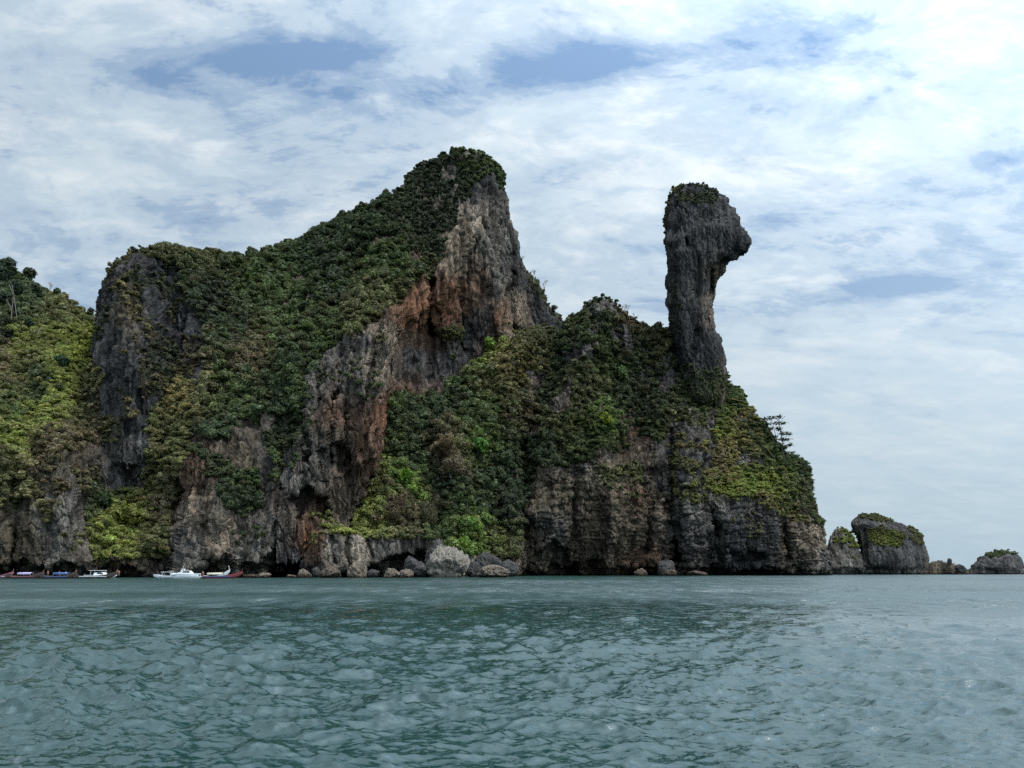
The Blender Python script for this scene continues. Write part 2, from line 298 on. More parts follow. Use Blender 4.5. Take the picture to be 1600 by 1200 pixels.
# --- main massif with the wooded slope and the bare summit wall
MT = [(116, 720), (119, 670), (130, 640), (142, 600), (148, 562), (149.5, 520), (153, 490), (157, 460), (164, 440), (172, 421), (182, 407), (196, 397), (215, 391), (235, 388), (255, 386), (270, 386), (280, 393), (295, 399), (310, 396), (325, 399), (345, 401), (365, 408), (385, 407), (400, 404),
      (415, 394), (430, 390), (450, 384), (470, 378), (485, 368), (505, 358), (520, 348), (540, 339), (555, 334), (575, 323), (590, 318), (600, 311), (617, 303), (623, 290), (632, 277), (647, 264), (657, 255), (667, 250), (682, 248), (700, 238), (715, 233), (730, 230), (742, 233), (755, 236), (763, 243),
      (770, 255), (780, 262), (785, 285), (791, 300), (797, 320), (801, 342), (807, 362), (812, 385), (815, 410), (819, 440), (824, 470), (832, 500), (845, 540), (860, 580), (880, 640)]
MT = [(x, y+(3 if x > 600 and x < 775 else 0)) for x, y in MT]
body('mountain', 'col', [(100, 917), (480, 917), (900, 912)], MT,
     [(116, 900, 285), (150, 900, 275), (200, 900, 277), (280, 905, 259), (350, 905, 258), (420, 905, 262), (480, 900, 280), (520, 880, 310), (150, 760, 292), (200, 760, 290), (240, 780, 284), (290, 720, 274), (350, 720, 272), (420, 760, 272), (480, 760, 281),
      (130, 680, 300), (160, 560, 302), (200, 560, 293), (240, 600, 294), (290, 600, 306), (350, 620, 302), (420, 620, 297), (480, 620, 296), (540, 620, 305), (600, 600, 318), (580, 520, 305), (230, 660, 290),
      (165, 460, 315), (230, 440, 312), (300, 440, 335), (400, 520, 328), (500, 520, 318), (300, 520, 318), (240, 395, 328), (330, 402, 355), (400, 410, 365), (500, 362, 380), (560, 430, 352), (620, 400, 349), (620, 308, 382), (650, 440, 344),
      (740, 245, 385), (725, 330, 362), (700, 380, 353), (680, 430, 348), (640, 480, 336), (625, 480, 330), (655, 520, 352), (700, 480, 354), (700, 530, 358), (740, 500, 358), (780, 500, 362), (815, 500, 380), (740, 420, 360), (780, 400, 366), (808, 400, 385), (775, 300, 380), (760, 265, 388), (700, 300, 374), (660, 280, 385),
      (700, 600, 354), (640, 590, 346), (800, 560, 372), (700, 900, 345), (800, 900, 352), (880, 900, 362), (600, 900, 330)],
     MT, Rpx=16, Rd=15, thick=120, style='flute', seed=23,
     feats=[('s', [(300, 410), (330, 520), (300, 640)], 22, -5), ('g', [(255, 430), (285, 560), (260, 700), (215, 800)], 26, 9), ('s', [(190, 480), (205, 600), (190, 720)], 14, -5), ('g', [(320, 760), (325, 900)], 7, 4), ('g', [(275, 760), (268, 900)], 8, 6), ('s', [(355, 780), (350, 900)], 12, -4),
            ('g', [(440, 640), (445, 780)], 12, 7), ('g', [(672, 440), (676, 520)], 6, 9), ('s', [(690, 430), (692, 520)], 10, -4), ('g', [(735, 560), (725, 440), (745, 380)], 9, 5), ('g', [(795, 430), (806, 520)], 6, 7), ('s', [(775, 420), (780, 520)], 12, -4),
            ('g', [(460, 430), (430, 540), (400, 660)], 20, 5), ('s', [(520, 400), (490, 500), (450, 600)], 22, -5), ('g', [(560, 400), (540, 480), (500, 560)], 18, 4), ('g', [(640, 360), (700, 330)], 20, 5)],
     carve=[([(225, 868), (262, 862), (270, 885), (262, 925), (222, 925)], 9, 4), ([(325, 872), (345, 866), (362, 876), (366, 925), (320, 925)], 8, 4), ([(412, 868), (440, 862), (478, 868), (490, 890), (486, 925), (408, 925)], 14, 4), ([(372, 882), (408, 880), (408, 925), (372, 925)], 6, 3)])
SH = [(800, 400), (812, 404), (820, 422), (832, 428), (840, 439), (850, 456), (858, 469), (868, 486), (878, 496), (888, 520), (900, 560), (905, 600)]
body('mountain_shoulder', 'col', [(800, 700), (905, 700)], SH, [(800, 400, 398), (880, 500, 408), (840, 500, 397), (840, 600, 395), (900, 650, 405)], SH, Rpx=12, Rd=12, thick=40, style='flute', seed=31, notch=False)
# --- grey buttress with its pinnacles, standing before the wooded slope
FT = [(432, 800), (440, 752), (462, 706), (470, 645), (480, 606), (486, 582), (491, 573), (497, 576), (501, 592), (507, 580), (512, 560), (527, 554), (532, 568), (538, 552), (542, 524), (548, 518), (556, 520), (561, 538), (566, 518), (578, 512), (589, 516), (597, 500), (603, 489), (612, 482), (621, 476), (625, 484)]
FB = [(430, 880), (500, 880), (530, 860), (548, 800), (565, 770), (585, 735), (598, 700), (600, 660), (604, 610), (611, 560), (620, 522), (626, 495)]
FE = FT+[(624, 500), (617, 530), (609, 560), (603, 610), (600, 660), (598, 700), (585, 735), (563, 770), (545, 800), (530, 840)]
body('cliff', 'col', FB, FT, [(440, 860, 268), (500, 870, 275), (440, 760, 270), (480, 760, 272), (530, 800, 280), (560, 740, 284), (480, 660, 279), (540, 660, 280), (590, 660, 284), (500, 600, 287), (560, 600, 288), (600, 580, 290), (560, 530, 296), (610, 500, 300), (500, 570, 292)],
     FE, Rpx=11, Rd=12, thick=45, style='flute', seed=41, notch=False, step=1.2,
     feats=[('s', [(612, 490), (600, 560), (585, 640), (570, 720)], 8, -5), ('g', [(596, 510), (575, 580), (560, 650)], 6, 5), ('g', [(532, 575), (522, 640), (516, 720)], 5, 5), ('g', [(558, 540), (552, 620)], 5, 5), ('g', [(478, 650), (476, 720)], 4, 5), ('g', [(505, 600), (500, 680)], 4, 4)],
     carve=[([(500, 700), (512, 694), (540, 700), (548, 730), (530, 738), (505, 728)], 4.5, 3), ([(450, 780), (480, 760), (505, 775), (520, 800), (500, 815), (465, 810)], 7, 4), ([(470, 670), (478, 668), (476, 715), (470, 715)], 5, 2)])
# --- wooded valley floor between the buttress and the right-hand massif
VT = [(500, 850), (525, 822), (560, 800), (585, 752), (602, 715), (606, 650), (612, 608), (625, 610), (645, 622), (672, 622), (700, 608), (725, 586), (750, 566), (778, 556), (795, 575), (805, 640), (812, 760), (816, 860)]
body('valley_slope', 'col', [(500, 914), (820, 912)], VT, [(500, 880, 284), (600, 900, 290), (700, 905, 296), (800, 905, 312), (540, 830, 292), (620, 820, 295), (720, 820, 306), (800, 800, 322), (600, 720, 312), (680, 720, 316), (760, 700, 326), (640, 640, 334), (720, 640, 334), (780, 620, 344), (700, 590, 346), (780, 540, 352), (860, 600, 356)],
     VT, Rpx=14, Rd=10, thick=60, seed=51, feats=[('s', [(640, 740), (580, 810), (530, 830)], 20, -5), ('s', [(700, 680), (720, 760)], 26, -6), ('g', [(665, 660), (670, 760), (680, 820)], 14, 5), ('g', [(780, 700), (775, 860)], 20, 8)])
# --- right-hand massif below the pinnacle
RT = [(735, 640), (750, 600), (775, 562), (790, 542), (808, 526), (830, 515), (850, 511), (880, 505), (895, 496), (904, 493), (909, 486), (916, 474), (926, 466), (940, 463), (952, 467), (962, 476), (975, 490), (985, 502), (1000, 507), (1012, 513), (1021, 515), (1028, 504), (1034, 514), (1038, 520), (1052, 522), (1080, 545), (1110, 575),
      (1136, 598), (1150, 606), (1160, 614), (1166, 630), (1177, 646), (1192, 657), (1208, 682), (1220, 704), (1234, 712), (1247, 719), (1259, 730), (1264, 745), (1265, 765), (1269, 778), (1274, 797), (1280, 812), (1285, 826), (1290, 845), (1294, 868), (1298, 893)]
RG = [('s', [(940, 468), (915, 560), (880, 640), (850, 720), (835, 800)], 20, -10), ('s', [(808, 530), (790, 590), (775, 680)], 17, -10), ('g', [(870, 520), (850, 620), (815, 740)], 17, 6), ('s', [(962, 480), (985, 560)], 14, -5), ('g', [(1010, 540), (1000, 640), (985, 700)], 26, 9), ('g', [(970, 500), (950, 600), (960, 640)], 10, 4),
      ('s', [(950, 650), (935, 740), (960, 820), (950, 900)], 26, -7), ('g', [(1048, 680), (1050, 800), (1055, 880)], 12, 9), ('s', [(1085, 640), (1080, 760), (1090, 880)], 18, -4), ('g', [(905, 740), (895, 900)], 9, 5), ('g', [(1020, 740), (1008, 860)], 9, 4),
      ('s', [(1140, 800), (1160, 860)], 26, -5), ('g', [(1228, 800), (1230, 870)], 6, 8), ('g', [(1118, 800), (1112, 880)], 8, 5), ('s', [(1200, 790), (1195, 850)], 18, -4), ('s', [(1250, 800), (1262, 900)], 12, -5)]
RC = [([(820, 895), (850, 860), (865, 838), (890, 870), (905, 925), (815, 925)], 7, 4), ([(1042, 880), (1048, 850), (1056, 834), (1066, 852), (1068, 876), (1060, 882)], 16, 2), ([(1112, 812), (1122, 838), (1108, 850), (1100, 838)], 6, 3), ([(922, 884), (938, 880), (942, 925), (920, 925)], 8, 3), ([(968, 886), (990, 878), (995, 925), (966, 925)], 7, 3),
      ([(1085, 892), (1120, 884), (1160, 893), (1200, 888), (1240, 892), (1240, 925), (1085, 925)], 7, 3), ([(810, 893), (905, 886), (905, 925), (808, 925)], 7, 3), ([(1140, 862), (1190, 856), (1215, 872), (1180, 882), (1145, 878)], 4, 4)]
body('ridge', 'col', [(700, 912), (820, 911), (1000, 908), (1310, 905)], RT,
     [(735, 905, 345), (780, 900, 338), (820, 898, 333), (900, 899, 340), (1000, 899, 346), (1100, 899, 350), (1200, 899, 354), (1290, 899, 366), (760, 700, 352), (790, 760, 346), (830, 800, 335), (900, 760, 340), (1000, 760, 345), (1100, 760, 350), (1200, 780, 357), (1255, 780, 372),
      (780, 640, 346), (860, 640, 350), (950, 640, 352), (1050, 640, 372), (1120, 650, 374), (1180, 690, 374), (1240, 730, 378), (790, 550, 354), (850, 518, 363), (860, 570, 357), (940, 480, 374), (1000, 515, 380), (1000, 580, 370), (1050, 560, 386), (1050, 530, 388), (1140, 605, 388)],
     RT, Rpx=15, Rd=13, thick=70, style='bedded', seed=61, feats=RG, carve=RC, step=1.4)
# --- the neck and head pinnacle: a thing of its own
PL_ = [(1066, 287), (1058, 290), (1049, 297), (1044, 306), (1040, 318), (1038, 330), (1036, 345), (1039, 358), (1035, 377), (1040, 395), (1043, 410), (1045, 425), (1043, 440), (1045, 455), (1044, 475), (1049, 490), (1052, 520), (1058, 560), (1066, 590), (1072, 620), (1078, 665)]
PR_ = [(1092, 287), (1105, 291), (1118, 297), (1123, 304), (1134, 305), (1140, 311), (1141, 320), (1148, 325), (1151, 335), (1158, 341), (1160, 352), (1168, 364), (1173, 379), (1169, 388), (1166, 395), (1155, 402), (1143, 408), (1136, 413), (1130, 425), (1122, 437), (1118, 450), (1116, 460), (1113, 480), (1113, 495), (1116, 515), (1124, 535), (1133, 555), (1135, 570), (1137, 590), (1140, 620), (1146, 665)]
pin = body('rock_pinnacle', 'row', [(1066, 287)]+PL_[1:], [(1092, 287)]+PR_[1:],
     [(1080, 290, 384), (1060, 350, 376), (1110, 350, 370), (1150, 360, 374), (1165, 385, 380), (1080, 400, 372), (1110, 410, 374), (1060, 480, 375), (1090, 480, 371), (1110, 480, 376), (1085, 560, 370), (1120, 570, 373), (1100, 620, 369), (1100, 645, 376), (1100, 665, 390)],
     PL_+PR_[::-1], Rpx=26, Rd=12, thick=24, style='flute', seed=71, notch=False, step=1.0, nback=50, amp=.62,
     feats=[('g', [(1107, 425), (1105, 500)], 4, 4), ('s', [(1113, 430), (1112, 500)], 5, -2), ('g', [(1075, 375), (1078, 385)], 4, 4), ('g', [(1092, 520), (1070, 600)], 6, 3)],
     carve=[([(1118, 412), (1150, 402), (1165, 396), (1150, 408), (1130, 420)], 5, 4)])
tag(pin, 'tall dark rock column with narrow neck and beaked head above the right ridge', 'rock pinnacle')
# --- low shelf of rock beside the water
ST = [(470, 880), (480, 868), (486, 852), (494, 828), (500, 822), (515, 826), (545, 832), (575, 834), (600, 834), (625, 832), (650, 828), (668, 828), (680, 836), (690, 850), (698, 872)]
body('rock_shelf', 'col', [(470, 915), (700, 913)], ST, [(480, 905, 268), (520, 905, 266), (580, 905, 270), (640, 905, 278), (700, 905, 284), (500, 840, 268), (560, 840, 270), (640, 836, 278), (690, 855, 284)],
     ST, Rpx=9, Rd=8, thick=30, style='flute', seed=81, amp=.6, step=1.1,
     feats=[('g', [(545, 840), (550, 890)], 3, 2.5), ('g', [(520, 840), (530, 880)], 2.5, 2), ('g', [(570, 840), (585, 870)], 2.5, 2)],
     carve=[([(578, 888), (600, 872), (630, 864), (664, 866), (672, 885), (668, 925), (575, 925)], 11, 3), ([(540, 893), (560, 888), (570, 925), (535, 925)], 5, 2)])
# --- islets off the right-hand point
def islet(nm, top, ctrl, seed, label, base=905, **k):
    o = body(nm, 'col', [(top[0][0]-1, base), (top[-1][0]+1, base)], top, ctrl, top, style='karst', seed=seed, step=1.1, **k)
    return tag(o, label, 'rock')
islet('sea_rock', [(1290, 893), (1292, 860), (1297, 838), (1309, 825), (1318, 827), (1328, 833), (1338, 850), (1348, 875), (1356, 893)], [(1290, 900, 405), (1350, 900, 405), (1310, 830, 418), (1340, 860, 412)], 91,
      'low sloping rock with green patches between the point and the large boulder islet', Rpx=10, Rd=8, thick=25, amp=.6)
big_rock = body('sea_rock', 'row',
      [(1348, 803), (1338, 808), (1331, 814), (1329, 821), (1333, 831), (1339, 844), (1343, 858), (1344, 872), (1342, 882), (1346, 903)],
      [(1366, 803), (1395, 812), (1415, 822), (1430, 828), (1438, 835), (1443, 848), (1449, 860), (1452, 872), (1453, 884), (1453, 903)],
      [(1340, 815, 418), (1400, 820, 420), (1430, 840, 418), (1390, 860, 406), (1360, 880, 410), (1440, 890, 412), (1400, 900, 409)],
      [(1366, 803), (1348, 803), (1338, 808), (1331, 814), (1329, 821), (1333, 831), (1339, 844), (1343, 858), (1344, 872), (1342, 882), (1346, 910), (1453, 910), (1453, 884), (1452, 872), (1449, 860), (1443, 848), (1438, 835), (1430, 828), (1415, 822), (1395, 812), (1366, 803)],
      style='karst', seed=97, step=1.0, Rpx=16, Rd=13, thick=30, amp=.6, nback=40, feats=[('g', [(1350, 830), (1358, 880)], 4, 3), ('s', [(1345, 815), (1380, 822), (1420, 840)], 7, -2)])
tag(big_rock, 'large rounded rock islet leaning left over the sea with green patches', 'rock')
islet('sea_rock', [(1446, 900), (1450, 884), (1456, 877), (1465, 875), (1473, 877), (1480, 880), (1492, 881), (1503, 886), (1512, 893), (1516, 900)], [(1450, 903, 415), (1510, 903, 415), (1480, 880, 420)], 101,
      'low dark reef with a small stone stub right of the large islet', Rpx=7, Rd=5, thick=15, amp=.45)
islet('sea_rock', [(1506, 898), (1514, 888), (1526, 878), (1531, 869), (1540, 866), (1556, 862), (1572, 860), (1587, 864), (1595, 871), (1603, 884), (1622, 898)], [(1510, 903, 418), (1610, 903, 420), (1560, 865, 432)], 103,
      'humped brown rock with a green cap at the far right', Rpx=12, Rd=9, thick=25, amp=.55)
for o, nm in ((ALL[0]['o'], 0),): pass
for rec in ALL:
    if rec['name'] in ('hill', 'mountain', 'mountain_shoulder', 'cliff', 'valley_slope', 'ridge', 'rock_shelf'): rec['o']['kind'] = 'structure'

# ------------------------------------------------------------------ plant cover: regions of each growth
REG = [  # name, polygon, bodies, crown kind, spacing m, radius range m, share, noise cut
 ('slope', [(235, 372), (255, 375), (400, 385), (600, 290), (612, 345), (640, 400), (662, 425), (640, 462), (622, 476), (600, 490), (560, 515), (532, 540), (500, 560), (482, 590), (474, 640), (455, 655), (415, 655), (388, 668), (350, 692), (322, 690), (306, 675), (302, 640), (318, 580), (325, 520), (300, 470), (272, 430), (240, 400)], ('mountain', 'cliff'), 'tree', 2.25, (1.05, 2.7), 1.0, -.42),
 ('summitflank', [(598, 300), (640, 245), (735, 210), (775, 240), (776, 262), (748, 275), (738, 300), (722, 335), (700, 365), (690, 400), (664, 436), (640, 402), (612, 350)], ('mountain',), 'scrub', 1.9, (.75, 1.7), .95, -.22),
 ('dome', [(160, 440), (180, 405), (235, 378), (250, 400), (300, 470), (325, 520), (318, 580), (302, 640), (285, 690), (262, 700), (225, 640), (205, 520), (190, 465)], ('mountain',), 'scrub', 2.0, (.6, 1.45), .55, -.05),
 ('gully', [(270, 600), (302, 600), (300, 690), (280, 740), (262, 870), (150, 872), (140, 800), (150, 765), (225, 765), (232, 690)], ('mountain', 'hill'), 'feather', 2.2, (1.2, 2.4), 1.0, None),
 ('lefthill', [(-180, 320), (0, 400), (152, 485), (150, 560), (140, 620), (118, 660), (130, 700), (60, 730), (-180, 720)], ('hill',), 'feather', 2.1, (1.0, 2.3), 1.0, None),
 ('lefttop', [(-180, 320), (0, 400), (110, 460), (100, 500), (60, 540), (0, 540), (-180, 560)], ('hill',), 'tree', 3.2, (1.5, 3.2), .8, None),
 ('leftlow', [(-180, 690), (150, 640), (165, 720), (140, 770), (80, 760), (20, 800), (-180, 800)], ('hill', 'mountain'), 'scrub', 2.2, (.9, 2.0), .8, -.1),
 ('leftcliff', [(-180, 760), (150, 740), (150, 870), (-180, 870)], ('hill',), 'scrub', 2.4, (.8, 1.8), .6, .12),
 ('cliffbush', [(352, 745), (400, 742), (412, 790), (380, 812), (350, 795)], ('mountain',), 'tree', 2.1, (1.0, 2.1), 1.0, None),
 ('cliffbush2', [(300, 700), (345, 715), (365, 740), (330, 742)], ('mountain',), 'scrub', 2.0, (.9, 2.0), 1.0, None),
 ('foot', [(440, 640), (480, 600), (476, 660), (450, 720), (420, 760), (415, 700)], ('mountain', 'cliff'), 'scrub', 2.2, (1, 2), .7, None),
 ('valley', [(500, 850), (525, 820), (560, 800), (590, 745), (604, 700), (604, 640), (612, 612), (640, 622), (672, 624), (700, 610), (740, 575), (790, 530), (800, 560), (775, 610), (770, 680), (800, 720), (815, 790), (806, 870), (700, 866), (680, 835), (600, 832), (540, 832)], ('valley_slope', 'ridge', 'mountain'), 'tree', 2.4, (1.15, 2.9), 1.0, None),
 ('bench', [(595, 560), (640, 570), (700, 560), (750, 535), (720, 500), (690, 505), (680, 525), (720, 540), (690, 580), (600, 640)], ('mountain',), 'scrub', 2.4, (1.2, 2.4), .0, None),
 ('tuft', [(682, 512), (722, 512), (722, 532), (690, 532)], ('mountain',), 'scrub', 1.6, (1.0, 2.0), 1.0, None),
 ('right', [(735, 640), (790, 535), (850, 505), (900, 495), (985, 495), (1050, 515), (1064, 560), (1080, 620), (1055, 640), (1040, 690), (1005, 680), (985, 700), (940, 700), (885, 735), (850, 725), (832, 770), (800, 790), (770, 690)], ('ridge', 'valley_slope'), 'tree', 2.2, (.9, 2.3), .95, -.17),
 ('peaklet', [(900, 455), (960, 450), (990, 500), (960, 495), (945, 478), (920, 480), (905, 500)], ('ridge',), 'scrub', 1.6, (.6, 1.3), .6, -.05),
 ('spur', [(790, 535), (850, 505), (850, 530), (815, 560), (790, 620), (765, 610)], ('ridge',), 'scrub', 1.8, (.7, 1.5), .9, None),
 ('neckfoot', [(1052, 600), (1080, 600), (1110, 640), (1100, 700), (1080, 780), (1055, 760), (1050, 680)], ('ridge',), 'scrub', 2.0, (.8, 1.8), .7, -.15),
 ('bank', [(1118, 640), (1136, 595), (1165, 605), (1200, 650), (1265, 720), (1272, 790), (1255, 800), (1215, 785), (1150, 785), (1108, 770), (1095, 740), (1120, 700)], ('ridge',), 'bank', 1.55, (.8, 1.7), 1.0, -.33),
 ('banktree', [(1165, 650), (1200, 665), (1262, 720), (1268, 790), (1245, 790), (1215, 730), (1180, 700)], ('ridge',), 'tree', 2.4, (1.0, 2.1), 1.0, None),
 ('bankfoot', [(1190, 785), (1255, 795), (1262, 815), (1235, 815), (1200, 797)], ('ridge',), 'bank', 1.7, (.6, 1.2), .9, None),
 ('mid', [(930, 730), (1000, 715), (1010, 750), (950, 760)], ('ridge',), 'scrub', 1.9, (.7, 1.5), .7, None),
 ('knob', [(1268, 800), (1292, 820), (1290, 830), (1272, 815)], ('ridge',), 'scrub', 1.5, (.8, 1.4), 1.0, None),
 ('headtop', [(1030, 325), (1040, 280), (1100, 280), (1125, 300), (1115, 318), (1080, 322), (1050, 345), (1040, 400), (1034, 390)], ('rock_pinnacle',), 'scrub', 1.4, (.4, .95), .75, -.12),
 ('neck', [(1034, 340), (1060, 340), (1062, 600), (1052, 520)], ('rock_pinnacle',), 'scrub', 1.7, (.4, .8), .5, .05),
 ('neckbase', [(1062, 575), (1140, 585), (1142, 610), (1100, 640), (1066, 620)], ('rock_pinnacle',), 'scrub', 1.6, (.5, 1.1), .6, -.1),
 ('shoulder', [(812, 400), (860, 460), (885, 500), (870, 500), (840, 455), (815, 420)], ('mountain_shoulder',), 'scrub', 1.9, (.4, .9), .4, None),
 ('domefoot', [(118, 650), (146, 575), (185, 600), (205, 640), (190, 690), (140, 710)], ('mountain', 'hill'), 'scrub', 2.2, (.8, 1.8), .8, -.2),
 ('summit', [(760, 235), (785, 262), (790, 300), (778, 290), (765, 262)], ('mountain',), 'scrub', 1.7, (.9, 1.7), .9, None),
 ('ledge', [(120, 480), (1300, 480), (1300, 860), (120, 860)], ('mountain', 'ridge', 'cliff', 'rock_shelf'), 'scrub', 2.0, (.45, 1.3), .55, .30),
 ('shelf', [(500, 815), (600, 828), (660, 820), (680, 836), (600, 842), (520, 836)], ('rock_shelf',), 'scrub', 1.8, (.9, 1.8), .8, None),
 ('isle', [(1290, 820), (1325, 825), (1345, 850), (1340, 878), (1318, 866), (1305, 850)], ('sea_rock',), 'bank', 1.5, (.6, 1.1), .8, -.1),
 ('isle2', [(1340, 800), (1372, 800), (1392, 809), (1370, 812), (1345, 808)], ('sea_rock',), 'bank', 1.2, (.5, 1.0), 1, None),
 ('isle3', [(1358, 828), (1375, 828), (1408, 838), (1404, 848), (1378, 848), (1356, 840)], ('sea_rock',), 'bank', 1.3, (.5, .9), 1, None),
 ('isle4', [(1418, 820), (1440, 830), (1444, 850), (1430, 848)], ('sea_rock',), 'scrub', 1.4, (.6, 1.1), 1, None),
 ('isle5', [(1540, 858), (1590, 856), (1590, 866), (1548, 868)], ('sea_rock',), 'bank', 1.3, (.5, .9), 1, None),
]
pts = {k: [] for k in ('P', 'n', 'r', 'kind', 'px', 'py', 'reg')}
# coarse depth buffer of the bare ground as the photograph sees it
CELL = 3; zb = np.full((420, 640), 1e9)
for rec in ALL:
    Pp = rec['P'][rec['front']]; u = CX+Pp[:, 0]/Pp[:, 1]*FPX; v = HY-(Pp[:, 2]-CAMH)/Pp[:, 1]*FPX
    a = np.clip((v/CELL).astype(int), 0, 419); b = np.clip(((u+200)/CELL).astype(int), 0, 639)
    np.minimum.at(zb, (a, b), Pp[:, 1])
def seen(P, tol=7):
    u = CX+P[:, 0]/P[:, 1]*FPX; v = HY-(P[:, 2]-CAMH)/P[:, 1]*FPX
    a = np.clip((v/CELL).astype(int), 0, 419); b = np.clip(((u+200)/CELL).astype(int), 0, 639)
    return P[:, 1] < zb[a, b]+tol
for rec in ALL:
    P, n, px, py = rec['P'], rec['n'], rec['px'], rec['py']
    wx = 13*fbm(P*.06, 3, 201); wy = 13*fbm(P*.06, 3, 205)
    rc = idw(px+wx, py+wy, ROCK); vc = idw(px+wx*.7, py+wy*.7, VEG)
    # stains run down the walls, in streaks
    st = fbm(P*[.42, .42, .035], 4, 210); sk = sstep(.05, .35, fbm(P*[.22, .22, .02], 3, 214)); sl = sstep(.08, .4, fbm(P*[.3, .3, .03], 3, 218))
    rc = rc*(1+.8*st)[..., None]*(1-.55*sk)[..., None]; rc = rc+(rc*.35+.01)*sl[..., None]*np.array([1.0, .98, .92])
    veg = np.zeros(len(P), np.float32); hot = fbm(P*.09, 3, 220)
    for ri, (nm, poly, bodies, kind, sp, rr, share, cut) in enumerate(REG):
        if rec['name'] not in bodies or share == 0: continue
        sd_ = sdist(px, py, poly); wob = 13*fbm(P*.085, 3, 230+ri)
        m = (sd_+wob > 0)
        if cut is not None: m &= hot > cut
        if not m.any(): continue
        if nm not in ('ledge', 'neck'): veg = np.maximum(veg, sstep(-3, 5, np.where(m, sd_+wob, -9))*(.55 if kind == 'scrub' else .95))
        c = np.nonzero(m & rec['front'])[0]
        c = c[RNG.random(len(c)) < .8]; RNG.shuffle(c)
        key = np.floor((P[c]+RNG.random(3)*9)/sp).astype(np.int64); _, ui = np.unique(key, axis=0, return_index=True)
        c = c[ui]; c = c[RNG.random(len(c)) < share]; c = c[seen(P[c])]
        if nm == 'ledge': c = c[(n[c, 2] > .1)]
        pts['P'].append(P[c]); pts['n'].append(n[c]); pts['px'].append(px[c]); pts['py'].append(py[c])
        r = rr[0]+(rr[1]-rr[0])*RNG.random(len(c))**1.6; pts['r'].append(r); pts['kind'] += [kind]*len(c); pts['reg'] += [nm]*len(c)
    ground = np.clip(vc*.75+np.array([.012, .01, .004]), 0, 1)
    # darker wet band at the waterline, pale encrusted band just above it
    z = P[:, 2]; band = sstep(1.4, .5, z+.5*hot)
    pale = sstep(.9, 1.4, z+.6*hot)*sstep(3.4, 2.2, z+.8*hot)
    rc = rc*(1+.35*pale)[..., None]*np.array([1.04, 1, .93]); rc = rc*(1-.45*band)[..., None]
    colr = rc*(1-veg[..., None])+ground*veg[..., None]
    colattr(rec['o'].data, 'col', np.clip(colr, .01, .8)); rec['rc'] = rc

# ------------------------------------------------------------------ materials
def newmat(name):
    global nt, L
    m = bpy.data.materials.new(name); m.use_nodes = True; nt = m.node_tree; nt.nodes.clear(); L = nt.links; return m
def finish(b): o = N('ShaderNodeOutputMaterial'); L.new(b, o.inputs[0])
def plain(name, c, rough=.6, var=.12, metal=0.0):
    m = newmat(name); t = N('ShaderNodeTexCoord'); n1 = NOI(t.outputs['Object'], 3, 4, .6)
    v = M_('ADD', M_('MULTIPLY', n1, var*2), 1-var)
    vm = N('ShaderNodeVectorMath', operation='SCALE', inp={0: c}); L.new(v, vm.inputs['Scale'])
    b = N('ShaderNodeBsdfPrincipled', inp={'Roughness': rough, 'Metallic': metal}); L.new(vm.outputs[0], b.inputs['Base Color']); finish(b.outputs[0]); return m
def rockmat(name, attr=True, base=(.2, .18, .15), sc=1.0):
    m = newmat(name); g = N('ShaderNodeNewGeometry'); pos = g.outputs['Position']
    if attr: a = N('ShaderNodeAttribute', attribute_name='col'); c0 = a.outputs['Color']
    else:
        a = N('ShaderNodeAttribute', attribute_type='OBJECT', attribute_name='tint'); c0 = a.outputs['Color']
    mp1 = N('ShaderNodeMapping', inp={'Scale': (1, 1, .14)}); L.new(pos, mp1.inputs[0])
    n1 = NOI(mp1.outputs[0], .5*sc, 7, .68, .4); n2 = NOI(pos, 1.6*sc, 6, .7)
    v1 = RAMP(n1, [(.28, (.45,)*3), (.44, (.82,)*3), (.56, (1.1,)*3), (.72, (1.6,)*3)], 'LINEAR')
    v2 = RAMP(n2, [(.32, (.65,)*3), (.5, (1,)*3), (.68, (1.35,)*3)], 'LINEAR')
    c = MIX(1.0, c0, v1, 'MULTIPLY'); c = MIX(1.0, c, v2, 'MULTIPLY')
    sz = N('ShaderNodeSeparateXYZ'); L.new(pos, sz.inputs[0]); wet = RAMP(M_('MULTIPLY', M_('ADD', sz.outputs[2], M_('MULTIPLY', n2, 1.2)), .4), [(.34, (.30, .29, .27)), (.52, (.62, .58, .50)), (.66, (1, 1, 1))]); c = MIX(1.0, c, wet, 'MULTIPLY')
    vo = N('ShaderNodeTexVoronoi', feature='DISTANCE_TO_EDGE', inp={'Scale': .55*sc}); 
    wv = N('ShaderNodeVectorMath', operation='ADD'); nn = N('ShaderNodeTexNoise', inp={'Scale': .6*sc, 'Detail': 4}); L.new(pos, nn.inputs['Vector'])
    sc3 = N('ShaderNodeVectorMath', operation='SCALE', inp={'Scale': 2.2/sc}); L.new(nn.outputs['Color'], sc3.inputs[0]); L.new(mp1.outputs[0], wv.inputs[0]); L.new(sc3.outputs[0], wv.inputs[1]); L.new(wv.outputs[0], vo.inputs['Vector'])
    cr = RAMP(vo.outputs['Distance'], [(0, (0,)*3), (.10, (1,)*3)], 'LINEAR')
    h = M_('ADD', M_('MULTIPLY', n1, 2.2), M_('ADD', M_('MULTIPLY', n2, .5), M_('MULTIPLY', cr, .5)))
    bp = N('ShaderNodeBump', inp={'Strength': 1.0, 'Distance': 1.1/sc}); L.new(h, bp.inputs['Height'])
    b = N('ShaderNodeBsdfPrincipled', inp={'Roughness': .92, 'Specular IOR Level': .15}); L.new(c, b.inputs['Base Color']); L.new(bp.outputs[0], b.inputs['Normal']); finish(b.outputs[0]); return m
ROCKM = rockmat('limestone')
for rec in ALL:
    rec['o'].data.materials.append(ROCKM); me = rec['o'].data; me.polygons.foreach_set('use_smooth', np.ones(len(me.polygons), bool))
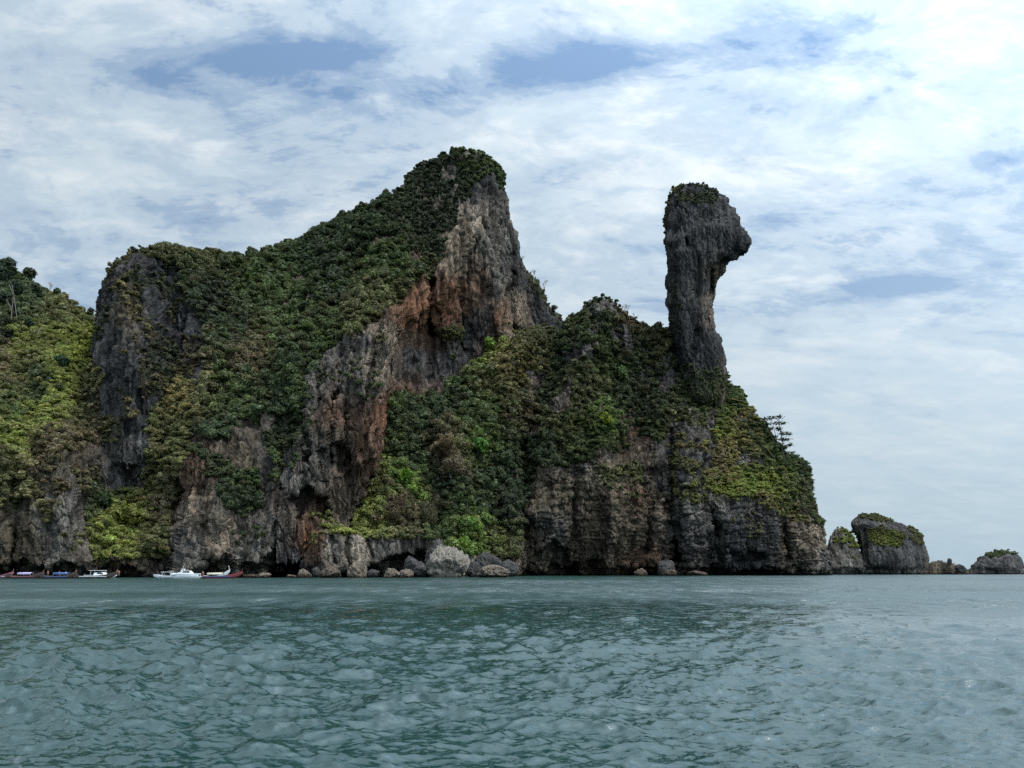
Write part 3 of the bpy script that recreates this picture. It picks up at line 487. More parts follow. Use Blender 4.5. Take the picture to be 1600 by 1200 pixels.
BOULD = rockmat('boulder_stone', False, sc=1.6)
def leafmat(name, atype):
    m = newmat(name)
    a = N('ShaderNodeAttribute', attribute_type=atype, attribute_name='tint'); v = N('ShaderNodeAttribute', attribute_name='var')
    g = N('ShaderNodeNewGeometry'); n1 = NOI(g.outputs['Position'], .35, 3, .6)
    k = M_('MULTIPLY', M_('ADD', M_('MULTIPLY', v.outputs['Fac'], 1.1), .5), M_('ADD', M_('MULTIPLY', n1, 1.0), .5))
    vm = N('ShaderNodeVectorMath', operation='SCALE'); L.new(a.outputs['Color'], vm.inputs[0]); L.new(k, vm.inputs['Scale'])
    d = N('ShaderNodeBsdfPrincipled', inp={'Roughness': .65, 'Specular IOR Level': .25}); L.new(vm.outputs[0], d.inputs['Base Color'])
    t = N('ShaderNodeBsdfTranslucent'); vt = N('ShaderNodeVectorMath', operation='MULTIPLY', inp={1: (1.15, 1.25, .6)}); L.new(vm.outputs[0], vt.inputs[0]); L.new(vt.outputs[0], t.inputs[0])
    mx = N('ShaderNodeMixShader', inp={0: .3}); L.new(d.outputs[0], mx.inputs[1]); L.new(t.outputs[0], mx.inputs[2]); finish(mx.outputs[0]); return m
LEAF_I = leafmat('leaves_wood', 'INSTANCER'); LEAF_O = leafmat('leaves_tree', 'OBJECT')
BARK = plain('bark', (.13, .11, .09), .9, .3); PBARK = plain('pale_bark', (.19, .18, .15), .9, .2)

# ------------------------------------------------------------------ crowns
def crown_mesh(name, kind, seed, mat):
    r = np.random.default_rng(seed)
    if kind == 'tree': nl, nq, sz, asp = 9, 520, .15, 1.0
    elif kind == 'scrub': nl, nq, sz, asp = 5, 240, .21, 1.0
    elif kind == 'feather': nl, nq, sz, asp = 7, 560, .10, .9
    elif kind == 'bank': nl, nq, sz, asp = 6, 300, .17, 1.0
    elif kind == 'twig': nl, nq, sz, asp = 7, 620, .12, .9
    cs = r.normal(size=(nl, 3)); cs /= np.linalg.norm(cs, axis=1)[:, None]; cs *= (.35+.3*r.random((nl, 1))); cs[:, 2] = cs[:, 2]*.7+.05; cs[0] = (0, 0, .1)
    rad = .32+.26*r.random(nl); rad[0] = .6
    k = r.choice(nl, nq, p=rad**2/np.sum(rad**2)); d = r.normal(size=(nq, 3)); d[:, 2] += .25; d /= np.linalg.norm(d, axis=1)[:, None]
    c = cs[k]+d*rad[k][:, None]*(.82+.26*r.random((nq, 1)))
    nrm = d*.9+r.normal(size=(nq, 3))*.45; nrm /= np.linalg.norm(nrm, axis=1)[:, None]
    up = r.normal(size=(nq, 3)); t = np.cross(nrm, up); t /= np.linalg.norm(t, axis=1)[:, None]; b = np.cross(nrm, t)
    s = sz*(.55+.9*r.random((nq, 1)))
    thin = {'twig': .16, 'feather': .42}.get(kind, .75)
    if kind in ('feather', 'twig'): s = s*1.7
    q = np.stack([c-t*s, c-b*s*thin, c+t*s+nrm*s*.2, c+b*s*thin], 1)
    if kind == 'bank': q[..., 2] *= .5; q[..., 0] *= 1.35
    if kind == 'feather': q[..., 2] *= .85
    # a few inner masses close the view through the crown, leaving ragged gaps at its rim
    me = mesh_np(name, q.reshape(-1, 3), np.arange(nq*4).reshape(-1, 4))
    va = me.attributes.new('var', 'FLOAT', 'FACE'); lum = r.random(nl)
    va.data.foreach_set('value', np.clip(.55*lum[k]+.45*r.random(nq), 0, 1).astype(np.float32))
    me.materials.append(mat); return me
KINDS = ['tree', 'feather', 'scrub', 'bank', 'twig']; NV = {'tree': 5, 'feather': 3, 'scrub': 4, 'bank': 3, 'twig': 2}
lib = bpy.data.collections.new('crown_forms'); order = {}; CRO = {}; ci = 0
for k in KINDS:
    for v in range(NV[k]):
        me = crown_mesh('crown_%s' % k, k, 300+ci, LEAF_I); o = bpy.data.objects.new('form_%02d' % ci, me); lib.objects.link(o)
        order.setdefault(k, []).append(ci); ci += 1
        me2 = me.copy(); me2.materials.clear(); me2.materials.append(LEAF_O); CRO.setdefault(k, []).append(me2)
PP = np.concatenate(pts['P']); NNv = np.concatenate(pts['n']); RR = np.concatenate(pts['r']); KX = np.array(pts['kind']); REGN = np.array(pts['reg']); QX = np.concatenate(pts['px']); QY = np.concatenate(pts['py'])
wx = 10*fbm(PP*.08, 2, 251); jit = RNG.normal(size=(len(PP), 2))*9
TT = idw(QX+wx+jit[:, 0], QY+wx+jit[:, 1], VEG, 7, 2.0)
TT *= (1+np.where(np.isin(REGN, ['lefthill', 'gully', 'bank']), .13, .20)[:, None]*RNG.normal(size=(len(PP), 1))).clip(.5, 1.7); TT *= 1+.035*RNG.normal(size=(len(PP), 3)); TT = (TT*np.array([1.30, 1.22, 1.30])+np.array([.006, .004, .003])).clip(.012, .34)
q_ = RNG.random(len(PP)); fe = (KX == 'feather') & (q_ < .25); tr = (KX == 'tree') & (q_ < .30); t2 = (KX == 'tree') & (q_ > .30) & (q_ < .48)
bn = (KX == 'bank'); KX[bn & (q_ < .5)] = 'feather'; KX[bn & (q_ > .75)] = 'scrub'; KX[fe] = 'tree'; KX[tr] = 'scrub'; KX[t2] = 'feather'; left = np.isin(REGN, ['lefthill', 'lefttop', 'gully']); TT[left] *= 1.5; val = np.isin(REGN, ['valley', 'shelf']); TT[val] *= 1.15; low = (REGN == 'slope') & (QY > 440); TT[low] *= 1.2; bnk = np.isin(REGN, ['bank', 'bankfoot']); TT[bnk] *= 1.3
br = (KX == 'tree') & (RNG.random(len(PP)) < .035); TT[br] = TT[br]*.3+np.array(BR)*.75; KX[br] = 'twig'
RR[br] *= 1.1
VIS = (np.abs(CX+PP[:, 0]/PP[:, 1]*FPX-800) < 830)
print('plants', len(PP), {k: int((KX == k).sum()) for k in KINDS})

def trunk_mesh(name, h, r0, mat, seed=0, limbs=4, bare=False):
    rr_ = random.Random(seed); V = []; F = []
    def tube(p, q, a, b, n=5):
        p, q = Vector(p), Vector(q); d = (q-p).normalized(); s = d.orthogonal().normalized(); t = d.cross(s); i = len(V)
        for k in range(n): an = 6.283*k/n; V.append(p+(s*math.cos(an)+t*math.sin(an))*a)
        for k in range(n): an = 6.283*k/n; V.append(q+(s*math.cos(an)+t*math.sin(an))*b)
        for k in range(n): F.append((i+k, i+(k+1) % n, i+n+(k+1) % n, i+n+k))
    def grow(p, d, l, r, lev):
        q = p+d*l; tube(p, q, r, r*.68)
        if lev == 0: return
        for _ in range(3 if lev > 1 or not bare else 4):
            nd = (d+Vector((rr_.uniform(-1, 1), rr_.uniform(-1, 1), rr_.uniform(-.2, .7)))*.85).normalized(); grow(q, nd, l*rr_.uniform(.55, .8), r*.6, lev-1)
    b = Vector((rr_.uniform(-.1, .1), rr_.uniform(-.1, .1), 1)).normalized()
    grow(Vector((0, 0, 0)), b, h, r0, 4 if bare else 1)
    me = mesh_np(name, [tuple(v) for v in V], F); me.materials.append(mat); return me
TRK = [trunk_mesh('trunk', 1.0, .09, BARK, s) for s in range(3)]
def make_tree(P, r, kind, tint, label, group, cat='tree', var=0, trunkh=None, name='tree', flat=1.0, bark=None):
    e = bpy.data.objects.new(name, None); e.empty_display_size = .5; link(e); e.location = P; e.rotation_euler = (0, 0, random.uniform(0, 6.28)); e.scale = (r, r, r*flat)
    tag(e, label, cat, group); th = trunkh if trunkh is not None else .75
    c = bpy.data.objects.new('crown', CRO[kind][var % len(CRO[kind])]); c['tint'] = [float(x) for x in tint]; link(c, e); c.location = (0, 0, th)
    t = bpy.data.objects.new('trunk', TRK[var % 3]); link(t, e); t.scale = (1, 1, th*.9); t.location = (0, 0, -.15)
    if bark: 
        t.data = t.data.copy(); t.data.materials.clear(); t.data.materials.append(bark)
    return e
# the largest crowns in view become trees of their own; labels name the stand they grow in
STAND = {'slope': 'long wooded slope', 'valley': 'valley wood', 'lefttop': 'left hill crest', 'right': 'steep right ridge', 'banktree': 'right shoulder', 'cliffbush': 'left sea cliff ledge'}
def place(reg, x, y):
    if reg == 'slope':
        if y < 310: return 'at the wooded summit, above the bare wall'
        if x > 520 and y < 430: return 'on the upper slope just left of the bare summit wall'
        if x > 480: return 'on the slope directly above the grey buttress pinnacles'
        if x < 330 and y < 470: return 'on top of the rounded dome at the slope\'s left end'
        if y < 470: return 'along the middle of the long skyline slope'
        return 'on the lower slope between dome face and grey buttress' if y < 600 else 'at the foot of the long slope above the sea cliff'
    if reg == 'valley':
        if y < 640: return 'at the head of the valley under the red wall'
        if y < 720: return 'in the upper valley beside the grey buttress' if x < 690 else 'in the upper valley below the right spur'
        if y < 800: return 'in the middle of the valley wood'
        return 'on the mound just above the rock shelf' if x < 690 else 'low in the valley behind the shore boulders'
    if reg == 'right': return 'on the left half of the steep ridge' if x < 900 else ('in the hollow just left of the rock column' if x > 975 else 'below the pointed knoll of the ridge')
    return {'lefttop': 'near the crest of the hill at the left', 'banktree': 'on the rounded shoulder right of the rock column', 'cliffbush': 'on the ledge of the left sea cliff'}[reg]
cand = np.nonzero((KX == 'tree') & VIS & np.isin(REGN, list(STAND)) & seen(PP, 2.5))[0]
cand = cand[np.argsort(-RR[cand]/PP[cand, 1])][:262]
alone = np.zeros(len(PP), bool); alone[cand] = True
for j, i in enumerate(cand):
    t = TT[i]; lum = t[1]; tone = 'dark green' if lum < .072 else ('brownish olive' if t[0] > t[1]*1.08 else ('yellow green' if t[0] > t[1]*.9 and lum > .13 else ('olive green' if t[0] > t[1]*.78 else ('mid green' if lum < .14 else 'bright green'))))
    wh = place(REGN[i], QX[i], QY[i]); n = NNv[i]; base = PP[i]+n*.2
    make_tree(base, float(RR[i]), 'tree', TT[i], tone+' rounded tree '+wh, 'trees of the '+STAND[REGN[i]], var=j)

# everything smaller reads as one mass: undergrowth and far crowns
def cover(name, sel, label):
    sel = np.nonzero(sel)[0]
    me = bpy.data.meshes.new(name); P = PP[sel]+NNv[sel]*(RR[sel]*.25)[:, None]; P[:, 2] += RR[sel]*.35
    me.vertices.add(len(sel)); me.vertices.foreach_set('co', P.astype(np.float32).ravel())
    ix = np.array([RNG.choice(order[k]) for k in KX[sel]], np.int32); a = me.attributes.new('form', 'INT', 'POINT'); a.data.foreach_set('value', ix)
    rot = np.stack([RNG.normal(size=len(sel))*.15, RNG.normal(size=len(sel))*.15, RNG.random(len(sel))*6.28], -1).astype(np.float32)
    bk = KX[sel] == 'bank'; rot[bk, 2] = RNG.normal(size=bk.sum())*.9; rot[bk, 1] = .12
    a = me.attributes.new('turn', 'FLOAT_VECTOR', 'POINT'); a.data.foreach_set('vector', rot.ravel())
    s = np.stack([RR[sel]]*3, -1)*np.array([1.05, 1.05, .85])*(1+.24*RNG.normal(size=(len(sel), 3))).clip(.55, 1.6); a = me.attributes.new('size', 'FLOAT_VECTOR', 'POINT'); a.data.foreach_set('vector', s.astype(np.float32).ravel())
    colattr(me, 'tint', TT[sel])
    o = bpy.data.objects.new(name, me); link(o); tag(o, label, None, None, 'stuff')
    g = bpy.data.node_groups.new(name+'_scatter', 'GeometryNodeTree'); g.interface.new_socket('Geometry', in_out='INPUT', socket_type='NodeSocketGeometry'); g.interface.new_socket('Geometry', in_out='OUTPUT', socket_type='NodeSocketGeometry')
    gn = g.nodes; gi, go = gn.new('NodeGroupInput'), gn.new('NodeGroupOutput'); ip = gn.new('GeometryNodeInstanceOnPoints'); cinf = gn.new('GeometryNodeCollectionInfo')
    cinf.inputs['Collection'].default_value = lib; cinf.inputs['Separate Children'].default_value = True; cinf.inputs['Reset Children'].default_value = True
    def na(nm, dt): q = gn.new('GeometryNodeInputNamedAttribute'); q.data_type = dt; q.inputs[0].default_value = nm; return q.outputs[0]
    g.links.new(gi.outputs[0], ip.inputs['Points']); g.links.new(cinf.outputs[0], ip.inputs['Instance']); ip.inputs['Pick Instance'].default_value = True
    g.links.new(na('form', 'INT'), ip.inputs['Instance Index']); g.links.new(na('turn', 'FLOAT_VECTOR'), ip.inputs['Rotation']); g.links.new(na('size', 'FLOAT_VECTOR'), ip.inputs['Scale']); g.links.new(ip.outputs[0], go.inputs[0])
    o.modifiers.new('scatter', 'NODES').node_group = g; return o
rest = ~alone
sets = [('undergrowth', rest & np.isin(REGN, ['lefthill', 'domefoot', 'leftlow', 'leftcliff', 'lefttop', 'gully']), 'yellow green scrub covering the hill and gully at the left'),
        ('woodland', rest & np.isin(REGN, ['slope', 'dome', 'cliffbush', 'cliffbush2', 'foot', 'summit', 'summitflank', 'tuft', 'shoulder']), 'dense low woodland covering the long slope up to the summit'),
        ('undergrowth', rest & np.isin(REGN, ['valley', 'bench', 'shelf']), 'thick green undergrowth filling the valley behind the rock shelf'),
        ('undergrowth', rest & np.isin(REGN, ['right', 'peaklet', 'spur', 'neckfoot', 'mid', 'ledge', 'neckbase', 'neck', 'headtop', 'knob']), 'dark scrub on the ridge and ledges around the rock column'),
        ('undergrowth', rest & np.isin(REGN, ['bank', 'bankfoot', 'banktree']), 'yellow green creepers draped over the right shoulder'),
        ('undergrowth', rest & np.char.startswith(REGN, 'isle'), 'green plant patches on the rock islets')]
for nm, sel, lb in sets:
    if sel.any(): cover(nm, sel, lb)

# ------------------------------------------------------------------ single trees the photograph lets one point to
SV = np.concatenate([r['P'][r['front']] for r in ALL]); SN = np.concatenate([r['n'][r['front']] for r in ALL])
su, sv = CX+SV[:, 0]/SV[:, 1]*FPX, HY-(SV[:, 2]-CAMH)/SV[:, 1]*FPX
def surf(px, py):
    d = (su-px)**2+(sv-py)**2; k = np.nonzero(d < max(d.min()+4, 9))[0]; k = k[np.argmin(SV[k, 1])]; return Vector(SV[k]), Vector(SN[k])
def spot(px, py, rpx, kind, tint, label, var=0, th=.7, name='tree', out=.3, bark=None):
    p, n = surf(px, py+rpx*th); r = rpx/FPX*p.y
    return make_tree(p+n*out*r, r, kind, tint, label, None, var=var, trunkh=th, name=name, bark=bark)
spot(745, 697, 17, 'tree', (.065, .15, .022), 'vivid green round tree in the valley beside two brown leafless crowns', 1)
spot(707, 735, 20, 'twig', (.13, .10, .065), 'brown leafless spreading tree in the middle of the valley', 0, name='bare_tree')
spot(700, 692, 17, 'twig', (.125, .092, .05), 'rust brown dry tree just above the leafless valley tree', 1, name='bare_tree')
spot(615, 795, 24, 'twig', (.12, .085, .055), 'brown dry thicket tree above the middle of the rock shelf', 0, .6, name='bare_tree')
spot(665, 802, 24, 'twig', (.085, .08, .045), 'dull olive dry tree right of the brown thicket above the rock shelf', 1, .6, name='bare_tree')
spot(946, 656, 10, 'tree', (.16, .19, .025), 'bright yellow green tree alone among dark bushes on the ridge face', 2)
spot(965, 583, 12, 'tree', (.07, .115, .035), 'pale green tree right of the central spur of the right ridge', 3)
spot(765, 542, 13, 'tree', (.12, .18, .03), 'bright green tree under the foot of the red summit wall', 4)
spot(630, 745, 16, 'tree', (.12, .20, .025), 'bright light green tree at the top of the green spur in the valley', 0)
spot(552, 806, 9, 'tree', (.16, .22, .02), 'small vivid green bush at the left tip of the rock shelf', 2, name='bush')
spot(735, 822, 17, 'tree', (.075, .13, .022), 'green tree low in the valley above the pale boulder', 3)
spot(723, 850, 13, 'tree', (.10, .16, .025), 'light green bush touching the top right of the pale boulder', 4, name='bush')
spot(780, 845, 15, 'feather', (.10, .11, .03), 'olive green bush behind the round boulder at the valley mouth', 0, name='bush')
spot(160, 785, 14, 'tree', (.028, .045, .016), 'dark green tree at the top of the gully between left cliffs', 1)
spot(200, 812, 26, 'feather', (.14, .145, .035), 'large yellow green bush in the gully above the longtail boats', 1, .5, name='bush')
spot(98, 566, 12, 'tree', (.025, .05, .022), 'round dark green tree alone on the yellow green left hillside', 0)
spot(50, 506, 9, 'tree', (.02, .035, .018), 'narrow dark tree on the left hill beside pale trunks', 2, 1.2)
spot(17, 418, 15, 'tree', (.03, .05, .025), 'tall tree with an open crown rising over the left hill crest', 3, 1.1)
spot(44, 430, 12, 'tree', (.03, .046, .022), 'dark tree right of the tallest crown on the left hill crest', 1, 1.0)
spot(2, 432, 15, 'tree', (.028, .045, .024), 'large dark tree on the crest cut by the left edge of the picture', 0, 1.0)
spot(30, 452, 13, 'tree', (.026, .042, .022), 'dark tree in front of the two tallest crowns on the left hill', 2, .9)
spot(58, 452, 10, 'tree', (.032, .048, .024), 'dark tree third in line down the left hill skyline', 4, .9)
spot(8, 470, 14, 'tree', (.026, .04, .02), 'shadowy tree low in the dark cluster at the left edge', 3, .9)
spot(88, 448, 8, 'tree', (.035, .05, .025), 'small pointed dark tree partway down the left hill skyline', 4, 1.0)
spot(141, 482, 6, 'feather', (.05, .06, .035), 'small lone tree on the skyline just left of the dome cliff', 2, 1.0)
spot(866, 482, 6, 'feather', (.04, .055, .025), 'small green tree at the lower end of the dark summit shoulder', 1, .8)
def bare_tree(px, py, hpx, label, seed, mat, r=.03):
    p, n = surf(px, py); h = hpx/FPX*p.y
    me = trunk_mesh('bare_tree', h*.34, h*r, mat, seed, bare=True)
    o = bpy.data.objects.new('bare_tree', me); link(o); o.location = p-Vector((0, 0, .4)); tag(o, label, 'tree'); return o
TW = plain('grey_twigs', (.30, .28, .25), .9, .2)
bare_tree(836, 438, 22, 'leafless grey tree on the upper edge of the dark summit shoulder', 5, TW)
bare_tree(850, 458, 20, 'leafless grey tree lower down the dark summit shoulder', 8, TW)
bare_tree(978, 500, 30, 'pale leafless tree on the ridge just right of the pointed green knoll', 11, TW)
bare_tree(992, 508, 24, 'smaller pale leafless tree nearer the rock column on the ridge', 13, TW)
bare_tree(820, 408, 12, 'tiny leafless tree at the top of the dark summit shoulder', 17, TW)
bare_tree(783, 285, 12, 'leafless shrub jutting from the right edge of the summit', 19, TW)
bare_tree(1262, 770, 16, 'bare bush sticking out of the right edge of the shoulder', 23, TW)
bare_tree(80, 452, 22, 'leafless pale tree on the left hill skyline', 29, TW)
bare_tree(104, 464, 20, 'leafless pale tree lower on the left hill skyline near the dome', 31, TW)
bare_tree(262, 390, 14, 'leafless tree on top of the dome cliff', 37, TW)
for (px, py, hp, lb) in [(19, 508, 34, 'slim pale trunk standing on the far left hillside'), (31, 496, 44, 'taller slim pale trunk beside the narrow dark tree on the left hill')]:
    p, n = surf(px, py); h = hp/FPX*p.y; me = trunk_mesh('dead_trunk', h*.8, .2, PBARK, px); o = bpy.data.objects.new('dead_trunk', me); link(o); o.location = p+Vector((0, -1, -.5)); tag(o, lb, 'tree')
# layered pine-like tree on the right skyline
def layered_tree():
    p, n = surf(1226, 716); s = 1/FPX*p.y
    e = bpy.data.objects.new('pine_tree', None); link(e); e.location = p; tag(e, 'slender open crowned dark tree silhouetted on the right slope of the shoulder', 'tree')
    rr_ = random.Random(4); V = []; F = []; Q = []
    def tube(p, q, a, b, n=6):
        p, q = Vector(p), Vector(q); d = (q-p).normalized(); u = d.orthogonal().normalized(); t = d.cross(u); i = len(V)
        for k in range(n): an = 6.283*k/n; V.append(p+(u*math.cos(an)+t*math.sin(an))*a)
        for k in range(n): an = 6.283*k/n; V.append(q+(u*math.cos(an)+t*math.sin(an))*b)
        for k in range(n): F.append((i+k, i+(k+1) % n, i+n+(k+1) % n, i+n+k))
    def pos(x, y): return Vector(((x-1226)*s, rr_.uniform(-1.2, 1.2), (716-y)*s))
    stems = [[(1226, 722), (1222, 704), (1214, 690), (1209, 672), (1204, 655)], [(1222, 704), (1224, 690), (1219, 668), (1216, 652)], [(1214, 690), (1205, 676), (1196, 658)]]
    for st in stems:
        q = [pos(*a) for a in st]
        for i in range(len(q)-1): tube(q[i], q[i+1], .28*(1-.18*i), .28*(1-.18*(i+1)))
    for (x, y, wd) in [(1196, 653, 8), (1208, 651, 9), (1216, 650, 6), (1198, 661, 7), (1212, 660, 8), (1222, 660, 7), (1203, 668, 9), (1216, 669, 6), (1194, 670, 6), (1222, 675, 7), (1229, 677, 8), (1210, 681, 5), (1229, 685, 7), (1222, 684, 6), (1219, 696, 6), (1232, 694, 4), (1226, 698, 5), (1234, 706, 8), (1206, 690, 6), (1200, 680, 7), (1242, 712, 6)]:
        c = pos(x, y); anchor = min((pos(*a) for st in stems for a in st[1:]), key=lambda q: (q-c).length); tube(anchor, c, .1, .04, 4)
        for _ in range(70):
            o = Vector((rr_.gauss(0, wd*.5*s), rr_.gauss(0, wd*.5*s), rr_.gauss(0, 1.4*s))); a = Vector((rr_.uniform(-1, 1), rr_.uniform(-1, 1), rr_.uniform(-.4, .6)))*.7; b = Vector((rr_.uniform(-1, 1), rr_.uniform(-1, 1), rr_.uniform(-.4, .6)))*.45
            Q += [c+o-a, c+o+b, c+o+a, c+o-b]
    t = bpy.data.objects.new('trunk', mesh_np('trunk', [tuple(v) for v in V], F)); t.data.materials.append(BARK); link(t, e)
    me = mesh_np('crown', [tuple(v) for v in Q], np.arange(len(Q)).reshape(-1, 4)); me.materials.append(LEAF_O)
    va = me.attributes.new('var', 'FLOAT', 'FACE'); va.data.foreach_set('value', RNG.random(len(Q)//4).astype(np.float32))
    c = bpy.data.objects.new('crown', me); c['tint'] = [.03, .05, .022]; link(c, e)
layered_tree()

# ------------------------------------------------------------------ boulders along the shore
import bmesh
def boulder(px, pyw, wpx, hpx, D, tint, label, seed, depth=.8, name='boulder'):
    bm = bmesh.new(); bmesh.ops.create_icosphere(bm, subdivisions=5, radius=1.0)
    co = np.array([v.co[:] for v in bm.verts]); r = np.random.default_rng(seed)
    for _ in range(9):                                # broken faces
        d = r.normal(size=3); d /= np.linalg.norm(d); t = .52+.3*r.random(); k = co@d; co -= np.maximum(k-t, 0)[:, None]*d*.85
    nn = co/np.linalg.norm(co, axis=1)[:, None]
    wa, wb, wc = worley(co*2.1+seed, seed); co += nn*(.16*ridged(co*1.6+seed, 3, seed)+.10*ridged(co*4+seed, 3, seed+1)+.04*vnoise(co*14+seed, seed+2)+.16*(wc-.5)-.10*(1-sstep(0, .15, wb-wa)))[:, None]
    s = D/FPX; W, Hh = wpx*s/2, hpx*s
    lo = co[:, 2].min(); hi = co[:, 2].max(); co[:, 2] = (co[:, 2]+.45)/(hi+.45)*Hh; mx = np.abs(co[:, 0]).max(); co[:, 0] *= W/mx; co[:, 1] *= W/mx*depth
    for v, c in zip(bm.verts, co): v.co = c
    me = bpy.data.meshes.new(name); bm.to_mesh(me); bm.free(); me.materials.append(BOULD)
    for p in me.polygons: p.use_smooth = True
    o = bpy.data.objects.new(name, me); link(o); p0 = P3(np.array(px*1.0), np.array(pyw*1.0), D); o.location = (float(p0[0]), D, float(p0[2])); o['tint'] = list(tint); tag(o, label, 'boulder')
    return o
WR, WT, WG, WP = (.15, .115, .09), (.22, .18, .14), (.095, .09, .085), (.27, .24, .20)
for k, a in enumerate([
    (413, 902.5, 30, 8, 262, WT, 'low tan boulder at the left of the dark cave by the water'), (456, 902.5, 22, 5, 263, WT, 'flat tan rock in front of the dark cave mouth'),
    (475, 902, 24, 14, 262, WT, 'tan boulder at the right side of the dark cave mouth'), (493, 899, 14, 14, 266, WG, 'dark wedge rock between two tan boulders under the shelf'),
    (516, 902, 36, 16, 260, WR, 'wide brown boulder below the left end of the rock shelf'), (558, 902, 32, 26, 261, WT, 'tall tan boulder below the middle of the rock shelf'),
    (583, 901, 24, 12, 266, WG, 'small dull boulder just right of the tall tan one'), (612, 901.5, 30, 14, 263, WT, 'low tan boulder before the arch under the shelf'),
    (636, 901.5, 28, 13, 264, WT, 'low tan boulder with a pale foot before the arch'), (648, 898, 42, 30, 270, WG, 'smooth dark grey boulder inside the right end of the arch'),
    (699, 901.5, 72, 52, 272, WP, 'huge pale topped boulder at the right end of the rock shelf'), (682, 901, 40, 60, 279, WG, 'dark grey slab standing behind the huge pale boulder'),
    (768, 901, 56, 19, 268, WT, 'rounded tan boulder with streaks at the valley mouth'), (762, 894, 48, 32, 284, WG, 'grey boulder behind the rounded tan one'),
    (740, 900, 24, 24, 280, WG, 'dark boulder between the huge pale boulder and the rounded one'), (795, 900, 34, 26, 296, WG, 'dark grey rock at the foot of the ridge right of the valley'),
    (788, 901, 18, 10, 284, WT, 'small tan rock right of the rounded boulder'),
    (1046, 899, 22, 9, 335, WR, 'small brown rock in front of the tall dark sea cave'), (1040, 898, 30, 24, 342, WG, 'grey rock at the left of the tall dark sea cave'), (1000, 899.5, 24, 12, 336, WR, 'low brown rock under the middle of the right cliff'),
    (392, 902.5, 26, 5, 258, WR, 'flat brown rock beyond the bow of the red and blue longtail'), (1483, 882, 9, 10, 416, WG, 'upright stone stub on top of the low dark reef'), (1500, 893, 20, 12, 414, WG, 'small squared rock at the right end of the low reef'),
    (1090, 900, 34, 9, 344, WR, 'low brown ledge rock right of the tall sea cave')]):
    boulder(*a[:5], a[5], a[6], 500+k, name='boulder')

# ------------------------------------------------------------------ boats at the foot of the left cliff
WHITE = plain('white_gelcoat', (.78, .79, .80), .25, .05); DARKW = plain('dark_wood', (.06, .04, .03), .6, .3); TANW = plain('varnished_wood', (.30, .18, .09), .5, .25)
REDP = plain('red_paint', (.19, .035, .035), .5, .15); BLUEP = plain('blue_paint', (.06, .12, .30), .5, .15); LILAC = plain('lilac_canvas', (.46, .42, .62), .8, .08); PINKP = plain('pink_paint', (.28, .10, .13), .5, .15)
GLASSM = plain('tinted_glass', (.01, .012, .016), .08, .02); METALM = plain('engine_metal', (.04, .04, .045), .4, .1); SKIN = plain('skin', (.30, .17, .11), .6, .05); ORC = plain('orange_cloth', (.55, .18, .05), .8, .1); GREYH = plain('pale_grey_paint', (.55, .58, .60), .4, .08); CREAM = plain('cream_canvas', (.62, .56, .45), .8, .08)
def lofthull(name, Lh, beam, depth, bow, stern, mat, up=1.6, nst=18, nr=9, parent=None, full=.5):
    V = []; F = []
    for i in range(nst):
        t = i/(nst-1); x = (t-.5)*Lh
        hb = beam/2*max(.02, (1-max(0, (t-full)/(1-full))**2.0))*(1-.35*max(0, (.25-t)/.25)); sh = depth*.6+bow*max(0, (t-.45)/.55)**up+stern*max(0, (.25-t)/.25)**1.5
        kl = -depth*.4+(bow*.9+depth*.4)*max(0, (t-.72)/.28)**1.8
        for j in range(nr):
            a = math.pi*j/(nr-1); V.append((x, -hb*math.cos(a)*(1 if j not in (0, nr-1) else 1), sh-(sh-kl)*math.sin(a)**.75))
        V.append((x, hb*.8, sh-.12)); V.append((x, -hb*.8, sh-.12))
    n = nr+2
    for i in range(nst-1):
        for j in range(n): a, b = i*n+j, i*n+(j+1) % n; F.append((a, b, b+n, a+n))
    me = mesh_np(name, V, F); bm = bmesh.new(); bm.from_mesh(me)
    bmesh.ops.contextual_create(bm, geom=[v for v in bm.verts if v.index < n] if False else [])
    bm.free(); me.materials.append(mat); o = bpy.data.objects.new(name, me); link(o, parent)
    for p in me.polygons: p.use_smooth = False
    return o
def boxp(name, size, loc, mat, parent, rot=(0, 0, 0), taper=1.0, bev=.03):
    bm = bmesh.new(); bmesh.ops.create_cube(bm, size=1)
    for v in bm.verts:
        if v.co.z > 0: v.co.x *= taper; v.co.y *= taper
        v.co.x *= size[0]; v.co.y *= size[1]; v.co.z *= size[2]
    bmesh.ops.bevel(bm, geom=bm.edges[:], offset=min(bev, min(size)*.3), segments=1, affect='EDGES')
    me = bpy.data.meshes.new(name); bm.to_mesh(me); bm.free(); me.materials.append(mat); o = bpy.data.objects.new(name, me); link(o, parent); o.location = loc; o.rotation_euler = rot; return o
def arch(name, Lc, Wc, H, loc, mat, parent, rise=.3, n=8):
    V = []; F = []
    for i in (0, 1):
        for k in range(n+1):
            y = (k/n-.5)*Wc; z = rise*(1-(2*k/n-1)**2); V += [((i-.5)*Lc, y, z), ((i-.5)*Lc, y, z-.07)]
    m = 2*(n+1)
    for k in range(n): a = 2*k; F += [(a, a+2, a+2+m, a+m), (a+1, a+1+m, a+3+m, a+3), (a, a+1, a+3, a+2), (a+m, a+2+m, a+3+m, a+1+m)]
    F += [(0, m, m+1, 1), (2*n, 2*n+1, m+2*n+1, m+2*n)]
    me = mesh_np(name, V, F); me.materials.append(mat); o = bpy.data.objects.new(name, me); link(o, parent); o.location = loc; return o
def boat_root(name, px, D, label, rz=0, py=None):
    e = bpy.data.objects.new(name, None); link(e); e.location = ((px-CX)/FPX*D, D, 0); e.rotation_euler = (0, 0, rz); tag(e, label, 'boat'); return e
